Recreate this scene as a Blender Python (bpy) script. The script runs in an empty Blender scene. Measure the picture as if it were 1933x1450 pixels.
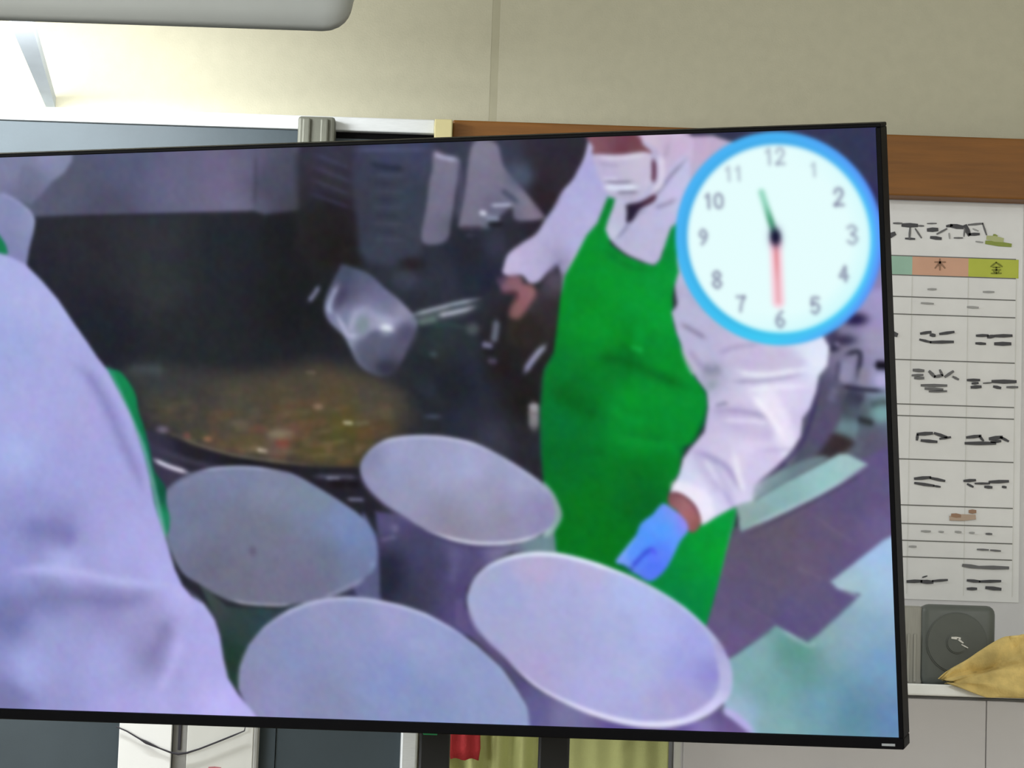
import bpy, bmesh, math
import numpy as np
from mathutils import Matrix, Vector

# ------------------------------------------------------------------ camera, world, exposure
scene = bpy.context.scene
C = scene.collection
cam_data = bpy.data.cameras.new('camera'); cam = bpy.data.objects.new('camera', cam_data); C.objects.link(cam)
cam_data.sensor_fit = 'HORIZONTAL'; cam_data.sensor_width = 36.0
cam_data.lens = 36.0 * 6000.0 / 1933.0                      # long digital zoom
cam_data.clip_start = 0.05
cam.matrix_world = Matrix.Translation((0, 0, 1.2)) @ Matrix.Rotation(math.pi / 2 + 0.1247157, 4, 'X') @ Matrix.Rotation(math.radians(1.9), 4, 'Z')
scene.camera = cam
vs = scene.view_settings
vs.view_transform = 'Standard'; vs.look = 'None'; vs.exposure = 0.0; vs.gamma = 1.0; vs.use_curve_mapping = False
world = bpy.data.worlds.new('world'); scene.world = world; world.use_nodes = True
world.node_tree.nodes['Background'].inputs[0].default_value = (0.9, 0.95, 1.0, 1); world.node_tree.nodes['Background'].inputs[1].default_value = 0.3
ROOM_WATTS = 57.0          # each added ceiling fitting
BOARD_LAMP_WATTS = 26.0    # the lamp over the blackboard

scene.cycles.max_bounces = 4; scene.cycles.diffuse_bounces = 3; scene.cycles.glossy_bounces = 2

# ------------------------------------------------------------------ helpers
def lin(h):
    c = [int(h[i:i + 2], 16) / 255 for i in (0, 2, 4)]
    return tuple(v / 12.92 if v <= .04045 else ((v + .055) / 1.055) ** 2.4 for v in c) + (1.0,)
MATS = {}
def mat(name, col, rough=.6, metal=0., vary=.06, scale=18., bump=0., bscale=120., spec=.4, stretch=None, emit=0.):
    if name in MATS: return MATS[name]
    m = bpy.data.materials.new(name); m.use_nodes = True; nt = m.node_tree; N = nt.nodes; L = nt.links
    b = N['Principled BSDF']; b.inputs['Roughness'].default_value = rough; b.inputs['Metallic'].default_value = metal; b.inputs['Specular IOR Level'].default_value = spec
    tc = N.new('ShaderNodeTexCoord'); mp = N.new('ShaderNodeMapping'); L.new(tc.outputs['Object'], mp.inputs['Vector'])
    if stretch: mp.inputs['Scale'].default_value = stretch
    no = N.new('ShaderNodeTexNoise'); no.inputs['Scale'].default_value = scale; no.inputs['Detail'].default_value = 5; L.new(mp.outputs[0], no.inputs['Vector'])
    rp = N.new('ShaderNodeValToRGB'); c = lin(col)
    rp.color_ramp.elements[0].position = .3; rp.color_ramp.elements[1].position = .7
    rp.color_ramp.elements[0].color = tuple(v * (1 - vary) for v in c[:3]) + (1,); rp.color_ramp.elements[1].color = tuple(min(1, v * (1 + vary)) for v in c[:3]) + (1,)
    L.new(no.outputs['Fac'], rp.inputs[0]); L.new(rp.outputs[0], b.inputs['Base Color'])
    if bump:
        n2 = N.new('ShaderNodeTexNoise'); n2.inputs['Scale'].default_value = bscale; n2.inputs['Detail'].default_value = 3; L.new(mp.outputs[0], n2.inputs['Vector'])
        bp = N.new('ShaderNodeBump'); bp.inputs['Strength'].default_value = bump; bp.inputs['Distance'].default_value = .002
        L.new(n2.outputs['Fac'], bp.inputs['Height']); L.new(bp.outputs[0], b.inputs['Normal'])
    if emit: m.cycles.emission_sampling = 'NONE'; b.inputs['Emission Color'].default_value = c; b.inputs['Emission Strength'].default_value = emit
    MATS[name] = m; return m
def obj(name, bm, m, parent=None, smooth=False):
    me = bpy.data.meshes.new(name); bm.normal_update(); bm.to_mesh(me); bm.free(); me.materials.append(m)
    if smooth:
        for p in me.polygons: p.use_smooth = True
    o = bpy.data.objects.new(name, me); C.objects.link(o)
    if parent: o.parent = parent
    return o
def tag(o, label, cat, group=None):
    o['label'] = label; o['category'] = cat
    if group: o['group'] = group
    return o
def thing(name, label, cat, loc=(0, 0, 0), group=None):
    o = bpy.data.objects.new(name, None); o.empty_display_size = .1; C.objects.link(o); o.location = loc
    return tag(o, label, cat, group)
def struct(o, label=None):
    o['kind'] = 'structure'
    if label: o['label'] = label
    return o
def box(x0, x1, y0, y1, z0, z1, bev=0., seg=2, bm=None):
    new = bmesh.new(); r = bmesh.ops.create_cube(new, size=1.0)
    for v in new.verts: v.co = Vector(((x0 + x1) / 2 + v.co.x * (x1 - x0), (y0 + y1) / 2 + v.co.y * (y1 - y0), (z0 + z1) / 2 + v.co.z * (z1 - z0)))
    if bev: bmesh.ops.bevel(new, geom=new.edges[:], offset=bev, segments=seg, profile=.5, affect='EDGES')
    if bm is None: return new
    me = bpy.data.meshes.new('tmp'); new.to_mesh(me); new.free(); bm.from_mesh(me); bpy.data.meshes.remove(me); return bm
def tube(path, r, n=10, bm=None):
    bm = bm or bmesh.new(); rings = []; P = [Vector(p) for p in path]
    for i, p in enumerate(P):
        t = (P[min(i + 1, len(P) - 1)] - P[max(i - 1, 0)]).normalized(); a = t.orthogonal().normalized()
        if abs(t.z) < .9: a = (Vector((0, 0, 1)) - t * t.z).normalized()
        b = t.cross(a); rr = r[i] if isinstance(r, (list, tuple)) else r
        rings.append([bm.verts.new(p + (a * math.cos(2 * math.pi * k / n) + b * math.sin(2 * math.pi * k / n)) * rr) for k in range(n)])
    for u, v in zip(rings, rings[1:]):
        for k in range(n): bm.faces.new((u[k], u[(k + 1) % n], v[(k + 1) % n], v[k]))
    bm.faces.new(rings[0][::-1]); bm.faces.new(rings[-1]); bmesh.ops.recalc_face_normals(bm, faces=bm.faces[:]); return bm
def disc(cx, cy, cz, r, depth, n=32, axis='Y', bev=0.):
    bm = bmesh.new(); bmesh.ops.create_cone(bm, cap_ends=True, segments=n, radius1=r, radius2=r, depth=depth)
    if axis == 'Y': bmesh.ops.rotate(bm, verts=bm.verts[:], cent=(0, 0, 0), matrix=Matrix.Rotation(math.pi / 2, 3, 'X'))
    if axis == 'X': bmesh.ops.rotate(bm, verts=bm.verts[:], cent=(0, 0, 0), matrix=Matrix.Rotation(math.pi / 2, 3, 'Y'))
    if bev: bmesh.ops.bevel(bm, geom=[e for e in bm.edges if len(e.link_faces) == 2 and e.calc_face_angle(0) > 1], offset=bev, segments=2, affect='EDGES')
    bmesh.ops.translate(bm, verts=bm.verts[:], vec=(cx, cy, cz)); return bm
def stroke_mesh(segs, y, t=.0006):
    bm = bmesh.new()                                       # flat ink strokes lying on a sheet that faces -Y
    for x0, z0, x1, z1, w in segs:
        d = Vector((x1 - x0, 0, z1 - z0)); d = d.normalized() if d.length > 1e-6 else Vector((1, 0, 0)); n = Vector((-d.z, 0, d.x)) * w / 2; e = d * w * .25
        a, b = Vector((x0, y, z0)) - e, Vector((x1, y, z1)) + e
        p = [a - n * .7, a + n * .7, (a + b) / 2 + n, b + n * .7, b - n * .7, (a + b) / 2 - n]
        f = [bm.verts.new(v) for v in p]; k = [bm.verts.new(v + Vector((0, t, 0))) for v in p]
        bm.faces.new(f); bm.faces.new(k[::-1])
        for i in range(6): bm.faces.new((f[i], k[i], k[(i + 1) % 6], f[(i + 1) % 6]))
    bmesh.ops.recalc_face_normals(bm, faces=bm.faces[:]); return bm

# ------------------------------------------------------------------ materials
cream = mat('cream_wall_panel', 'b3af99', .75, vary=.03, scale=40, bump=.25, bscale=300)
plaster = mat('wall_plaster', 'd6d4c8', .85, vary=.03)
chalk = mat('chalkboard_green_grey', '39444a', .55, vary=.08, scale=9, bump=.1)
alu = mat('brushed_aluminium', 'd9dcdd', .42, .25, vary=.05, stretch=(4, 60, 60))
post_m = mat('weathered_aluminium', '6e6f64', .55, .2, vary=.12, stretch=(60, 60, 4))
beige = mat('beige_end_block', 'c9bf8e', .6)
wood = mat('brown_wood', '7a4d17', .5, vary=.16, scale=7, stretch=(1, 8, 14), bump=.15, bscale=60)
boardgrey = mat('pale_grey_board', 'd2d1d3', .7, vary=.03)
paper = mat('timetable_paper', 'e4e4e4', .7, vary=.03)
steel = mat('grey_steel', 'bbb8b8', .5, vary=.05, scale=6)
topwhite = mat('white_cabinet_top', 'f0f2f0', .5, vary=.04)
black = mat('black_plastic', '040406', .45, vary=.1, spec=.06)
blackmetal = mat('black_steel', '121314', .45, vary=.1)
lampgrey = mat('lamp_enamel', 'a9aca9', .5, vary=.03, scale=5)
lampwhite = mat('lamp_reflector', 'efefec', .4, vary=.02)
white = mat('white_card', 'fbfbf8', .55, vary=.01)
offwhite = mat('offwhite_card', 'dcdcd6', .6, vary=.05, scale=10)
greymid = mat('grey_spine', '8d8c88', .6, vary=.2, scale=14)
cordm = mat('dark_cord', '3c3a40', .8)
olive = mat('olive_cloth', 'bcc080', .85, vary=.09, scale=16, bump=.4, bscale=500)
red = mat('red_cloth', 'b03034', .8, vary=.1, bump=.4, bscale=400)
boxgrey = mat('dark_grey_plastic', '5f6460', .45, vary=.06)
boxside = mat('mid_grey_plastic', '9b9a92', .5, vary=.06, stretch=(40, 40, 2))
dialgrey = mat('dial_grey', '535853', .4, vary=.08)
yellow = mat('yellow_cloth', 'd6bd78', .85, vary=.28, scale=26, bump=.5, bscale=260)
floorwood = mat('floor_wood', '8c8272', .4, vary=.2, scale=4, stretch=(12, 1, 1))
ceilm = mat('ceiling_white', 'e6e6e0', .9, vary=.02)
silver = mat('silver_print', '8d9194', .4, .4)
greenm = mat('green_tape', '2f9a62', .6)
bluem = mat('blue_plastic', '2a3c78', .4)

# ------------------------------------------------------------------ room
WALL = 5.50
struct(obj('floor', box(-3.4, 3.4, -3.2, 5.7, -.1, 0), floorwood))
struct(obj('ceiling', box(-3.4, 3.4, -3.2, 5.7, 3.0, 3.1), ceilm))
struct(obj('wall_left', box(-3.5, -3.4, -3.3, 5.8, -.1, 3.1), plaster))
ADDED_DAY_WATTS = 80.0
day = mat('daylit_frosted_pane', 'eef4ff', .5, vary=.02, emit=1.2)
for n, (y0, y1) in enumerate(((-2.2, .2), (.9, 3.3)), 1):           # unseen windows added on the left side to brighten the room
    w = struct(obj('window_%d' % n, box(-3.41, -3.385, y0, y1, .95, 2.45), plaster), 'wide white framed classroom window on the left wall')
    for k in range(3):
        a = y0 + .05 + k * (y1 - y0 - .05) / 3; obj('pane', box(-3.392, -3.380, a, a + (y1 - y0 - .05) / 3 - .05, 1.0, 2.4), day, w)
    for y in (y0, y1 - .04): obj('frame_bar', box(-3.395, -3.36, y, y + .04, .95, 2.45, .003), mat('window_frame_white', 'e8e8e6', .5), w)
    for z in (.95, 2.41): obj('frame_bar', box(-3.395, -3.36, y0 + .04, y1 - .04, z, z + .04, .003), MATS['window_frame_white'], w)
    ld = bpy.data.lights.new('window_daylight', 'AREA'); ld.shape = 'RECTANGLE'; ld.size = 1.4; ld.size_y = y1 - y0 - .1; ld.energy = ADDED_DAY_WATTS; ld.color = (.93, .97, 1)
    lo = bpy.data.objects.new('window_daylight', ld); C.objects.link(lo); lo.parent = w; lo.location = (-3.355, (y0 + y1) / 2, 1.7); lo.rotation_euler = (0, -math.pi / 2, 0)
struct(obj('wall_right', box(3.4, 3.5, -3.3, 5.8, -.1, 3.1), plaster))
struct(obj('wall_rear', box(-3.4, 3.4, -3.3, -3.2, -.1, 3.1), plaster))
wf = struct(obj('wall_front', box(-3.4, 3.4, WALL + .0015, WALL + .2, -.1, 3.1), cream))
for a, b in ((-3.4, -1.872), (-1.86, -.0565), (-.0425, 1.764), (1.776, 3.4)):
    obj('panel', box(a, b, WALL, WALL + .0012, .0, 3.0), cream, wf)
for x in (-1.866, -.0495, 1.77): obj('joint_strip', box(x - .008, x + .008, WALL + .0003, WALL + .0015, .0, 3.0), mat('joint_filler', 'a5a18a', .8, vary=.05), wf)  # darker colour stands in for the shade in the panel groove
struct(obj('baseboard_front', box(-3.4, 3.4, 5.488, 5.5, 0, .08, .002), wood))

# ceiling fittings (two rows of fluorescent lights, out of view, added to light the room)
def added_ceiling_light(x, y, which):
    t = thing('ceiling_light', which, 'ceiling light', (x, y, 3.0), 'fluorescent fittings on the classroom ceiling')
    obj('housing', box(-.11, .11, -.62, .62, -.06, 0, .008), lampwhite, t)
    for s in (-1, 1): obj('tube', tube([(s * .05, -.6, -.075), (s * .05, .6, -.075)], .013), mat('lit_tube', 'fffdf5', .5, vary=0, emit=2.0), t)
    ld = bpy.data.lights.new('ceiling_light_glow', 'AREA'); ld.shape = 'RECTANGLE'; ld.size = .2; ld.size_y = 1.2; ld.energy = ROOM_WATTS; ld.color = (.97, .99, 1)
    lo = bpy.data.objects.new('ceiling_light_glow', ld); C.objects.link(lo); lo.parent = t; lo.location = (0, 0, -.1)
for x, sx in ((-1.5, 'left'), (1.5, 'right')):
    for y, sy in ((-1.2, 'rear'), (1.8, 'front')):
        added_ceiling_light(x, y, '%s twin tube fluorescent light in the %s ceiling row' % (sy, sx))

# ------------------------------------------------------------------ blackboard
bb = thing('blackboard', 'grey green blackboard with white metal top rail, behind the television', 'blackboard', (-1.68, WALL, .9))
def P(o, name, bm, m, smooth=False):                        # part given in room coordinates
    bmesh.ops.translate(bm, verts=bm.verts[:], vec=-Vector(o.location)); return obj(name, bm, m, o, smooth)
P(bb, 'writing_surface', box(-3.15, -.382, 5.437, 5.49, 0.95, 2.3149), chalk)
P(bb, 'writing_surface', box(-.381, -.169, 5.44, 5.49, 0.95, 2.3029), chalk)
P(bb, 'top_rail', box(-3.2, -.149, 5.430, 5.495, 2.3150, 2.3395, .002), alu)
P(bb, 'rail_slot', box(-.330, -.149, 5.445, 5.492, 2.3030, 2.3150), black)  # black strip paints the shade in the gap under the rail
P(bb, 'side_rail', box(-.1685, -.139, 5.41, 5.492, .94, 2.300, .004), alu)
P(bb, 'corner_block', box(-.149, -.118, 5.405, 5.492, 2.262, 2.336, .002), beige)
P(bb, 'rail_bracket', box(-.385, -.321, 5.400, 5.492, 2.14, 2.3325, .005, 2), post_m)
for a in (-.377, -.346): P(bb, 'bracket_rib', box(a, a + .014, 5.394, 5.402, 2.15, 2.328, .003, 2), post_m)
P(bb, 'chalk_tray', box(-3.2, -.139, 5.36, 5.492, .90, .93, .004), alu)

# ------------------------------------------------------------------ bulletin board with wooden rail
nb = thing('bulletin_board', 'pale grey bulletin board under a wide brown wooden rail, right of the blackboard', 'bulletin board', (.9, WALL, 1.0))
P(nb, 'panel', box(-.085, 2.3, 5.475, 5.497, 1.04, 2.234), boardgrey)
P(nb, 'top_rail', box(-.118, 2.36, 5.432, 5.497, 2.2335, 2.341, .003), wood)
P(nb, 'side_rail', box(-.118, -.085, 5.44, 5.497, 1.0, 2.2335, .003), wood)
P(nb, 'side_rail', box(2.3, 2.36, 5.44, 5.497, 1.0, 2.2335, .003), wood)
P(nb, 'bottom_rail', box(-.085, 2.3, 5.44, 5.497, 1.0, 1.04, .003), wood)

# ------------------------------------------------------------------ class timetable
TY = 5.4735
tt = thing('timetable_poster', 'white class timetable with ruled rows and coloured day headings, right of the television', 'poster', (.62, TY, 1.54))
P(tt, 'sheet', box(.33, .884, TY, TY + .0012, 1.536, 2.2315), paper)
HEAD = [(.397, .495, 'heading_rose', 'd2a0a8'), (.495, .593, 'heading_orange', 'd2b07c'), (.593, .691, 'heading_teal', '9cc0ae'), (.691, .789, 'heading_pink', 'd2a58c'), (.789, .8765, 'heading_yellow_green', 'b8c04c')]
for x0, x1, n, c in HEAD: P(tt, 'day_heading', box(x0, x1, TY - .0006, TY + .0004, 2.101, 2.134), mat(n, c, .7, vary=.05))
inkline = mat('printed_rule', '6f6f6c', .8)
for z in (2.1345, 2.1005, 2.0623, 2.0315, 1.9517, 1.874, 1.8537, 1.7782, 1.6984, 1.6663, 1.6371, 1.6088):
    P(tt, 'ruled_line', box(.345, .872, TY - .0007, TY + .0003, z - .0009, z + .0009), inkline)
pale = mat('pale_rule', 'd6d6d3', .8)
for x in (.397, .495, .593, .691, .789, .873): P(tt, 'column_line', box(x - .0007, x + .0007, TY - .0005, TY + .0003, 1.545, 2.10), pale)
INK = {'d': mat('ink_dark', '4e4e52', .8), 'm': mat('ink_mid', '6e6e70', .8), 'l': mat('ink_light', 'a3a3a3', .8), 'g': mat('print_leaf_green', '8d9a4c', .8), 'y': mat('print_pale_green', 'b4ba86', .8),
       'r': mat('print_brown', '9c7c66', .8), 'b': mat('print_tan', 'b7a291', .8), 'p': mat('print_head_brown', '96745f', .8), 'o': mat('print_head_olive', '7c8230', .8)}
MARKS = [
('title_lettering', 'd', [(0.6445, 2.1658, 0.6588, 2.1729, 0.0093), (0.6729, 2.1886, 0.6977, 2.1888, 0.0082), (0.6785, 2.165, 0.6942, 2.1648, 0.0041), (0.7175, 2.1815, 0.7332, 2.1827, 0.0082), (0.7229, 2.1684, 0.7399, 2.167, 0.0066), (0.7579, 2.1902, 0.7775, 2.1882, 0.0087), (0.7827, 2.191, 0.7895, 2.1753, 0.0087), (0.7895, 2.176, 0.8065, 2.1772, 0.0058), (0.7501, 2.1892, 0.7592, 2.1909, 0.0052)]),
('title_lettering', 'm', [(0.6571, 2.1914, 0.6715, 2.1915, 0.0037), (0.6861, 2.1838, 0.6851, 2.1659, 0.0041), (0.6952, 2.1828, 0.706, 2.1672, 0.0033), (0.7004, 2.1882, 0.7095, 2.1883, 0.0033), (0.7634, 2.1689, 0.7778, 2.1694, 0.0031), (0.7879, 2.1928, 0.8127, 2.196, 0.0041), (0.8127, 2.196, 0.8196, 2.1763, 0.0033), (0.7333, 2.1748, 0.7501, 2.1846, 0.0037), (0.716, 2.1927, 0.7317, 2.1935, 0.0025), (0.7815, 2.1857, 0.7804, 2.1724, 0.0029)]),
('title_lettering', 'l', [(0.8014, 2.1638, 0.8132, 2.1626, 0.0031)]),
('title_lettering', 'l', [(0.7542, 2.1768, 0.7556, 2.1676, 0.0029)]),
('title_lettering', 'l', [(0.7959, 2.1861, 0.8051, 2.1825, 0.0029)]),
('leaf_print', 'g', [(0.8198, 2.1628, 0.8616, 2.1592, 0.0087)]),
('leaf_print', 'g', [(0.8326, 2.1755, 0.8372, 2.174, 0.0062)]),
('leaf_print', 'y', [(0.8222, 2.1711, 0.8471, 2.168, 0.0103)]),
('heading_character', 'p', [(0.7302, 2.125, 0.7485, 2.1256, 0.0033), (0.739, 2.1306, 0.7393, 2.1114, 0.0037), (0.7387, 2.1246, 0.731, 2.1145, 0.0033), (0.7395, 2.1247, 0.748, 2.115, 0.0033)]),
('heading_character', 'o', [(0.8372, 2.1279, 0.8282, 2.1204, 0.0033), (0.8372, 2.1279, 0.8478, 2.121, 0.0033), (0.8315, 2.1191, 0.8439, 2.1196, 0.0027), (0.8302, 2.1145, 0.8452, 2.115, 0.0027), (0.8376, 2.1194, 0.8378, 2.1088, 0.0033), (0.829, 2.1085, 0.8466, 2.1091, 0.0029), (0.8329, 2.1126, 0.8349, 2.1096, 0.0021), (0.8427, 2.1129, 0.8408, 2.1098, 0.0021)]),
('cell_lettering', 'd', [(0.7079, 1.9983, 0.725, 2.0016, 0.0054), (0.7251, 1.9965, 0.732, 1.9958, 0.0065), (0.7411, 1.9987, 0.7651, 2.0029, 0.0054), (0.7065, 1.9876, 0.7253, 1.9836, 0.0047), (0.7253, 1.9836, 0.7642, 1.9856, 0.0058)]),
('cell_lettering', 'd', [(0.8052, 1.9978, 0.8247, 1.9989, 0.0054), (0.8247, 1.9962, 0.835, 1.9979, 0.0065), (0.8373, 1.9984, 0.8659, 1.9998, 0.0062), (0.8043, 1.9844, 0.8203, 1.984, 0.0051), (0.8375, 1.9846, 0.8638, 1.9854, 0.0073)]),
('cell_lettering', 'd', [(0.6518, 1.9992, 0.6656, 1.9945, 0.0094)]),
('cell_lettering', 'm', [(0.6964, 1.9337, 0.7136, 1.9331, 0.0062), (0.6943, 1.9244, 0.7125, 1.9259, 0.0044), (0.6989, 1.9199, 0.7138, 1.9204, 0.0054), (0.7239, 1.9323, 0.7332, 1.9234, 0.0062), (0.7332, 1.9234, 0.7468, 1.9261, 0.0054), (0.7421, 1.9352, 0.7468, 1.9261, 0.0047), (0.7514, 1.924, 0.765, 1.9337, 0.0054), (0.7651, 1.9244, 0.7744, 1.9201, 0.0044), (0.7106, 1.9076, 0.754, 1.9086, 0.0054), (0.7175, 1.9021, 0.7472, 1.9013, 0.0058), (0.7244, 1.8971, 0.7541, 1.8987, 0.004)]),
('cell_lettering', 'd', [(0.7904, 1.9193, 0.8109, 1.92, 0.0054), (0.7985, 1.9136, 0.8087, 1.9148, 0.0044), (0.7974, 1.9071, 0.8134, 1.9085, 0.0062), (0.8338, 1.9184, 0.8738, 1.9193, 0.0073), (0.8362, 1.9095, 0.8477, 1.9076, 0.0054)]),
('cell_lettering', 'm', [(0.8591, 1.9092, 0.8774, 1.9098, 0.0044)]),
('cell_lettering', 'm', [(0.8179, 1.9147, 0.8316, 1.9161, 0.0029)]),
('small_print', 'l', [(0.7192, 2.0767, 0.7329, 2.0772, 0.0036)]),
('small_print', 'l', [(0.7081, 2.052, 0.7288, 2.0515, 0.0036)]),
('small_print', 'l', [(0.8156, 2.0753, 0.8339, 2.0757, 0.0036)]),
('small_print', 'l', [(0.7884, 2.0477, 0.8068, 2.0472, 0.0044)]),
('cell_lettering', 'd', [(0.7052, 1.822, 0.7302, 1.8244, 0.0065), (0.7052, 1.8208, 0.7044, 1.8121, 0.0051), (0.7122, 1.8112, 0.7384, 1.8098, 0.0058), (0.7348, 1.8245, 0.7554, 1.8184, 0.0058), (0.7441, 1.8152, 0.7622, 1.8186, 0.0044)]),
('cell_lettering', 'd', [(0.7907, 1.8191, 0.8146, 1.8226, 0.0058), (0.7886, 1.8089, 0.8399, 1.8106, 0.0065), (0.8124, 1.8221, 0.8193, 1.8145, 0.0044), (0.8307, 1.8181, 0.8512, 1.8215, 0.0073), (0.833, 1.8127, 0.849, 1.8146, 0.0051), (0.8489, 1.8215, 0.8626, 1.815, 0.0047)]),
('cell_lettering', 'd', [(0.7019, 1.7444, 0.7284, 1.7475, 0.006), (0.7284, 1.7466, 0.7532, 1.7423, 0.0051), (0.7021, 1.7368, 0.7344, 1.7333, 0.0054), (0.7344, 1.7331, 0.7458, 1.7317, 0.0036)]),
('cell_lettering', 'd', [(0.7873, 1.7434, 0.8063, 1.7452, 0.0054), (0.7931, 1.7379, 0.8026, 1.7336, 0.0042), (0.8063, 1.7395, 0.831, 1.7403, 0.0039), (0.831, 1.7429, 0.8632, 1.7452, 0.006), (0.8235, 1.7343, 0.8349, 1.7337, 0.0054), (0.8538, 1.7353, 0.8595, 1.7346, 0.0045)]),
('small_print', 'b', [(0.7656, 1.678, 0.8053, 1.6812, 0.0115)]),
('small_print', 'r', [(0.7674, 1.683, 0.7807, 1.6823, 0.0079)]),
('small_print', 'r', [(0.7976, 1.6905, 0.8071, 1.6908, 0.0072)]),
('small_print', 'l', [(0.7148, 1.6539, 0.73, 1.654, 0.0036)]),
('small_print', 'l', [(0.7735, 1.6547, 0.783, 1.6543, 0.0036)]),
('small_print', 'l', [(0.7981, 1.6538, 0.8057, 1.6539, 0.0036)]),
('small_print', 'l', [(0.6945, 1.6267, 0.7058, 1.6269, 0.0036)]),
('small_print', 'l', [(0.7451, 1.654, 0.7527, 1.6537, 0.003)]),
('small_print', 'm', [(0.8266, 1.6529, 0.836, 1.6528, 0.0039)]),
('small_print', 'm', [(0.8118, 1.6255, 0.8307, 1.6252, 0.0033)]),
('small_print', 'm', [(0.8345, 1.6249, 0.8516, 1.624, 0.0033)]),
('cell_lettering', 'd', [(0.6918, 1.5661, 0.7163, 1.5676, 0.006), (0.7163, 1.5669, 0.7352, 1.5664, 0.0072), (0.7352, 1.5683, 0.7606, 1.571, 0.0045), (0.7181, 1.5741, 0.7256, 1.5766, 0.0027)]),
('cell_lettering', 'm', [(0.7876, 1.5972, 0.8142, 1.5947, 0.0066)]),
('cell_lettering', 'm', [(0.8142, 1.5947, 0.8652, 1.5953, 0.0066)]),
('cell_lettering', 'd', [(0.7956, 1.5714, 0.8164, 1.5702, 0.0054), (0.8164, 1.5702, 0.8523, 1.5721, 0.0051), (0.7958, 1.557, 0.8109, 1.5575, 0.0054), (0.8279, 1.56, 0.8525, 1.5582, 0.0066)]),
]
for i, (name, key, segs) in enumerate(MARKS):
    P(tt, name, stroke_mesh(segs, TY - .0012 - .00003 * i), INK[key])

# ------------------------------------------------------------------ steel cabinet and what stands on it
cb = thing('steel_cabinet', 'light grey two door steel cabinet with white top, below the timetable', 'cabinet', (.77, 5.30, 0))
P(cb, 'body', box(.292, 1.27, 5.165, 5.43, .04, 1.361, .003), steel)
P(cb, 'top', box(.288, 1.274, 5.145, 5.432, 1.3612, 1.380, .003), topwhite)
for a, b, hx in ((.296, .7818, .74), (.7828, 1.266, .825)):
    d = P(cb, 'door', box(a, b, 5.15, 5.166, .08, 1.356, .001, 1), steel)
    h = obj('handle', box(hx - .01 - cb.location.x, hx + .01 - cb.location.x, 5.135 - cb.location.y, 5.151 - cb.location.y, .70, .84, .004), alu, d)
P(cb, 'plinth', box(.30, 1.26, 5.18, 5.42, 0, .04), black)
mg = obj('round_magnet', disc(.532, 5.1445, 1.222, .016, .008, bev=.002), bluem); tag(mg, 'small dark blue round magnet on the cabinet door, below the television', 'magnet')

sp = thing('dial_box', 'dark grey rounded box with a round dial, standing on the cabinet top', 'box', (.729, 5.25, 1.380))
P(sp, 'body', box(.683, .806, 5.215, 5.285, 1.3802, 1.514, .014, 4), boxgrey, True)
P(sp, 'side_panel', box(.646, .687, 5.222, 5.282, 1.3802, 1.510, .006, 3), boxside, True)
for k in range(3): P(sp, 'rib', box(.651 + k * .0105, .656 + k * .0105, 5.219, 5.226, 1.385, 1.464, .001, 1), boxside)
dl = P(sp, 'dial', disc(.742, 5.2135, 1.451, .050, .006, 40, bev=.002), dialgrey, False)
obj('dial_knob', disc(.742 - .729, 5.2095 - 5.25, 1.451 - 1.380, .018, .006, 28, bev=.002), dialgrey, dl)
obj('pointer', stroke_mesh([(.004, .0785, .017, .078, .0045), (.013, .077, .022, .071, .003), (.020, .068, .030, .063, .002)], 5.2055 - 5.25), mat('white_print', 'e4e4e0', .5), dl)  # white glint on the dial, drawn as flat strokes

def crumpled(name, x0, x1, prof, m):
    bm = bmesh.new(); nx, ny = 60, 44; rows = []
    for i in range(nx + 1):
        u = i / nx; h = float(np.interp(u, [p[0] for p in prof], [p[1] for p in prof])); row = []
        drop = .020 * min(1, u * 6) * min(1, (1 - u) * 6)         # the front hem hangs over the edge of the cabinet top
        for j in range(ny + 1):
            v = j / ny
            if v < .16:                                           # hem in front of the edge
                k = v / .16; y = 5.137 - .004 * math.sin(20 * u + 5 * k); z = -drop * (1 - k) + .002 * k
            else:
                a = math.pi * (v - .16) / .84; s_ = math.sin(a); c = math.cos(a)
                f = .20 * math.sin(15 * v + 2.2 * u + .4) + .12 * math.sin(31 * v - 4 * u + 1.3) + .07 * math.sin(22 * u + 6 * v)
                f *= min(1, s_ * 2.2); cr = (1 - abs(math.sin(7.5 * v + 3.5 * u + .3))) ** 3 + .7 * (1 - abs(math.sin(12 * v - 9 * u + 1.1))) ** 3 + .5 * (1 - abs(math.sin(4 * v + 16 * u))) ** 4
                y = 5.172 - .030 * c * (1 + .35 * f) + .019 * (cr - .6) * min(1, s_ * 2); z = .002 + h * s_ ** .7 * (1 + f * .8)
            row.append(bm.verts.new((x0 + (x1 - x0) * u + .012 * (1 - u) * math.sin(9 * v), y, max(z, -drop - .001 if v < .16 else .0012))))
        rows.append(row)
    for p, q in zip(rows, rows[1:]):
        for j in range(ny): bm.faces.new((p[j], q[j], q[j + 1], p[j + 1]))
    o = obj(name, bm, m, None, True); sm = o.modifiers.new('thickness', 'SOLIDIFY'); sm.thickness = .0012; return o
yc = crumpled('yellow_cloth', .716, 1.10, [(0, .006), (.05, .022), (.15, .044), (.26, .064), (.36, .074), (.5, .080), (.65, .072), (.8, .05), (.95, .02), (1, .004)], yellow)
yc.location.z = 1.3815; tag(yc, 'crumpled yellow cloth lying on the cabinet top in front of the dark box', 'cloth')

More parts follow.
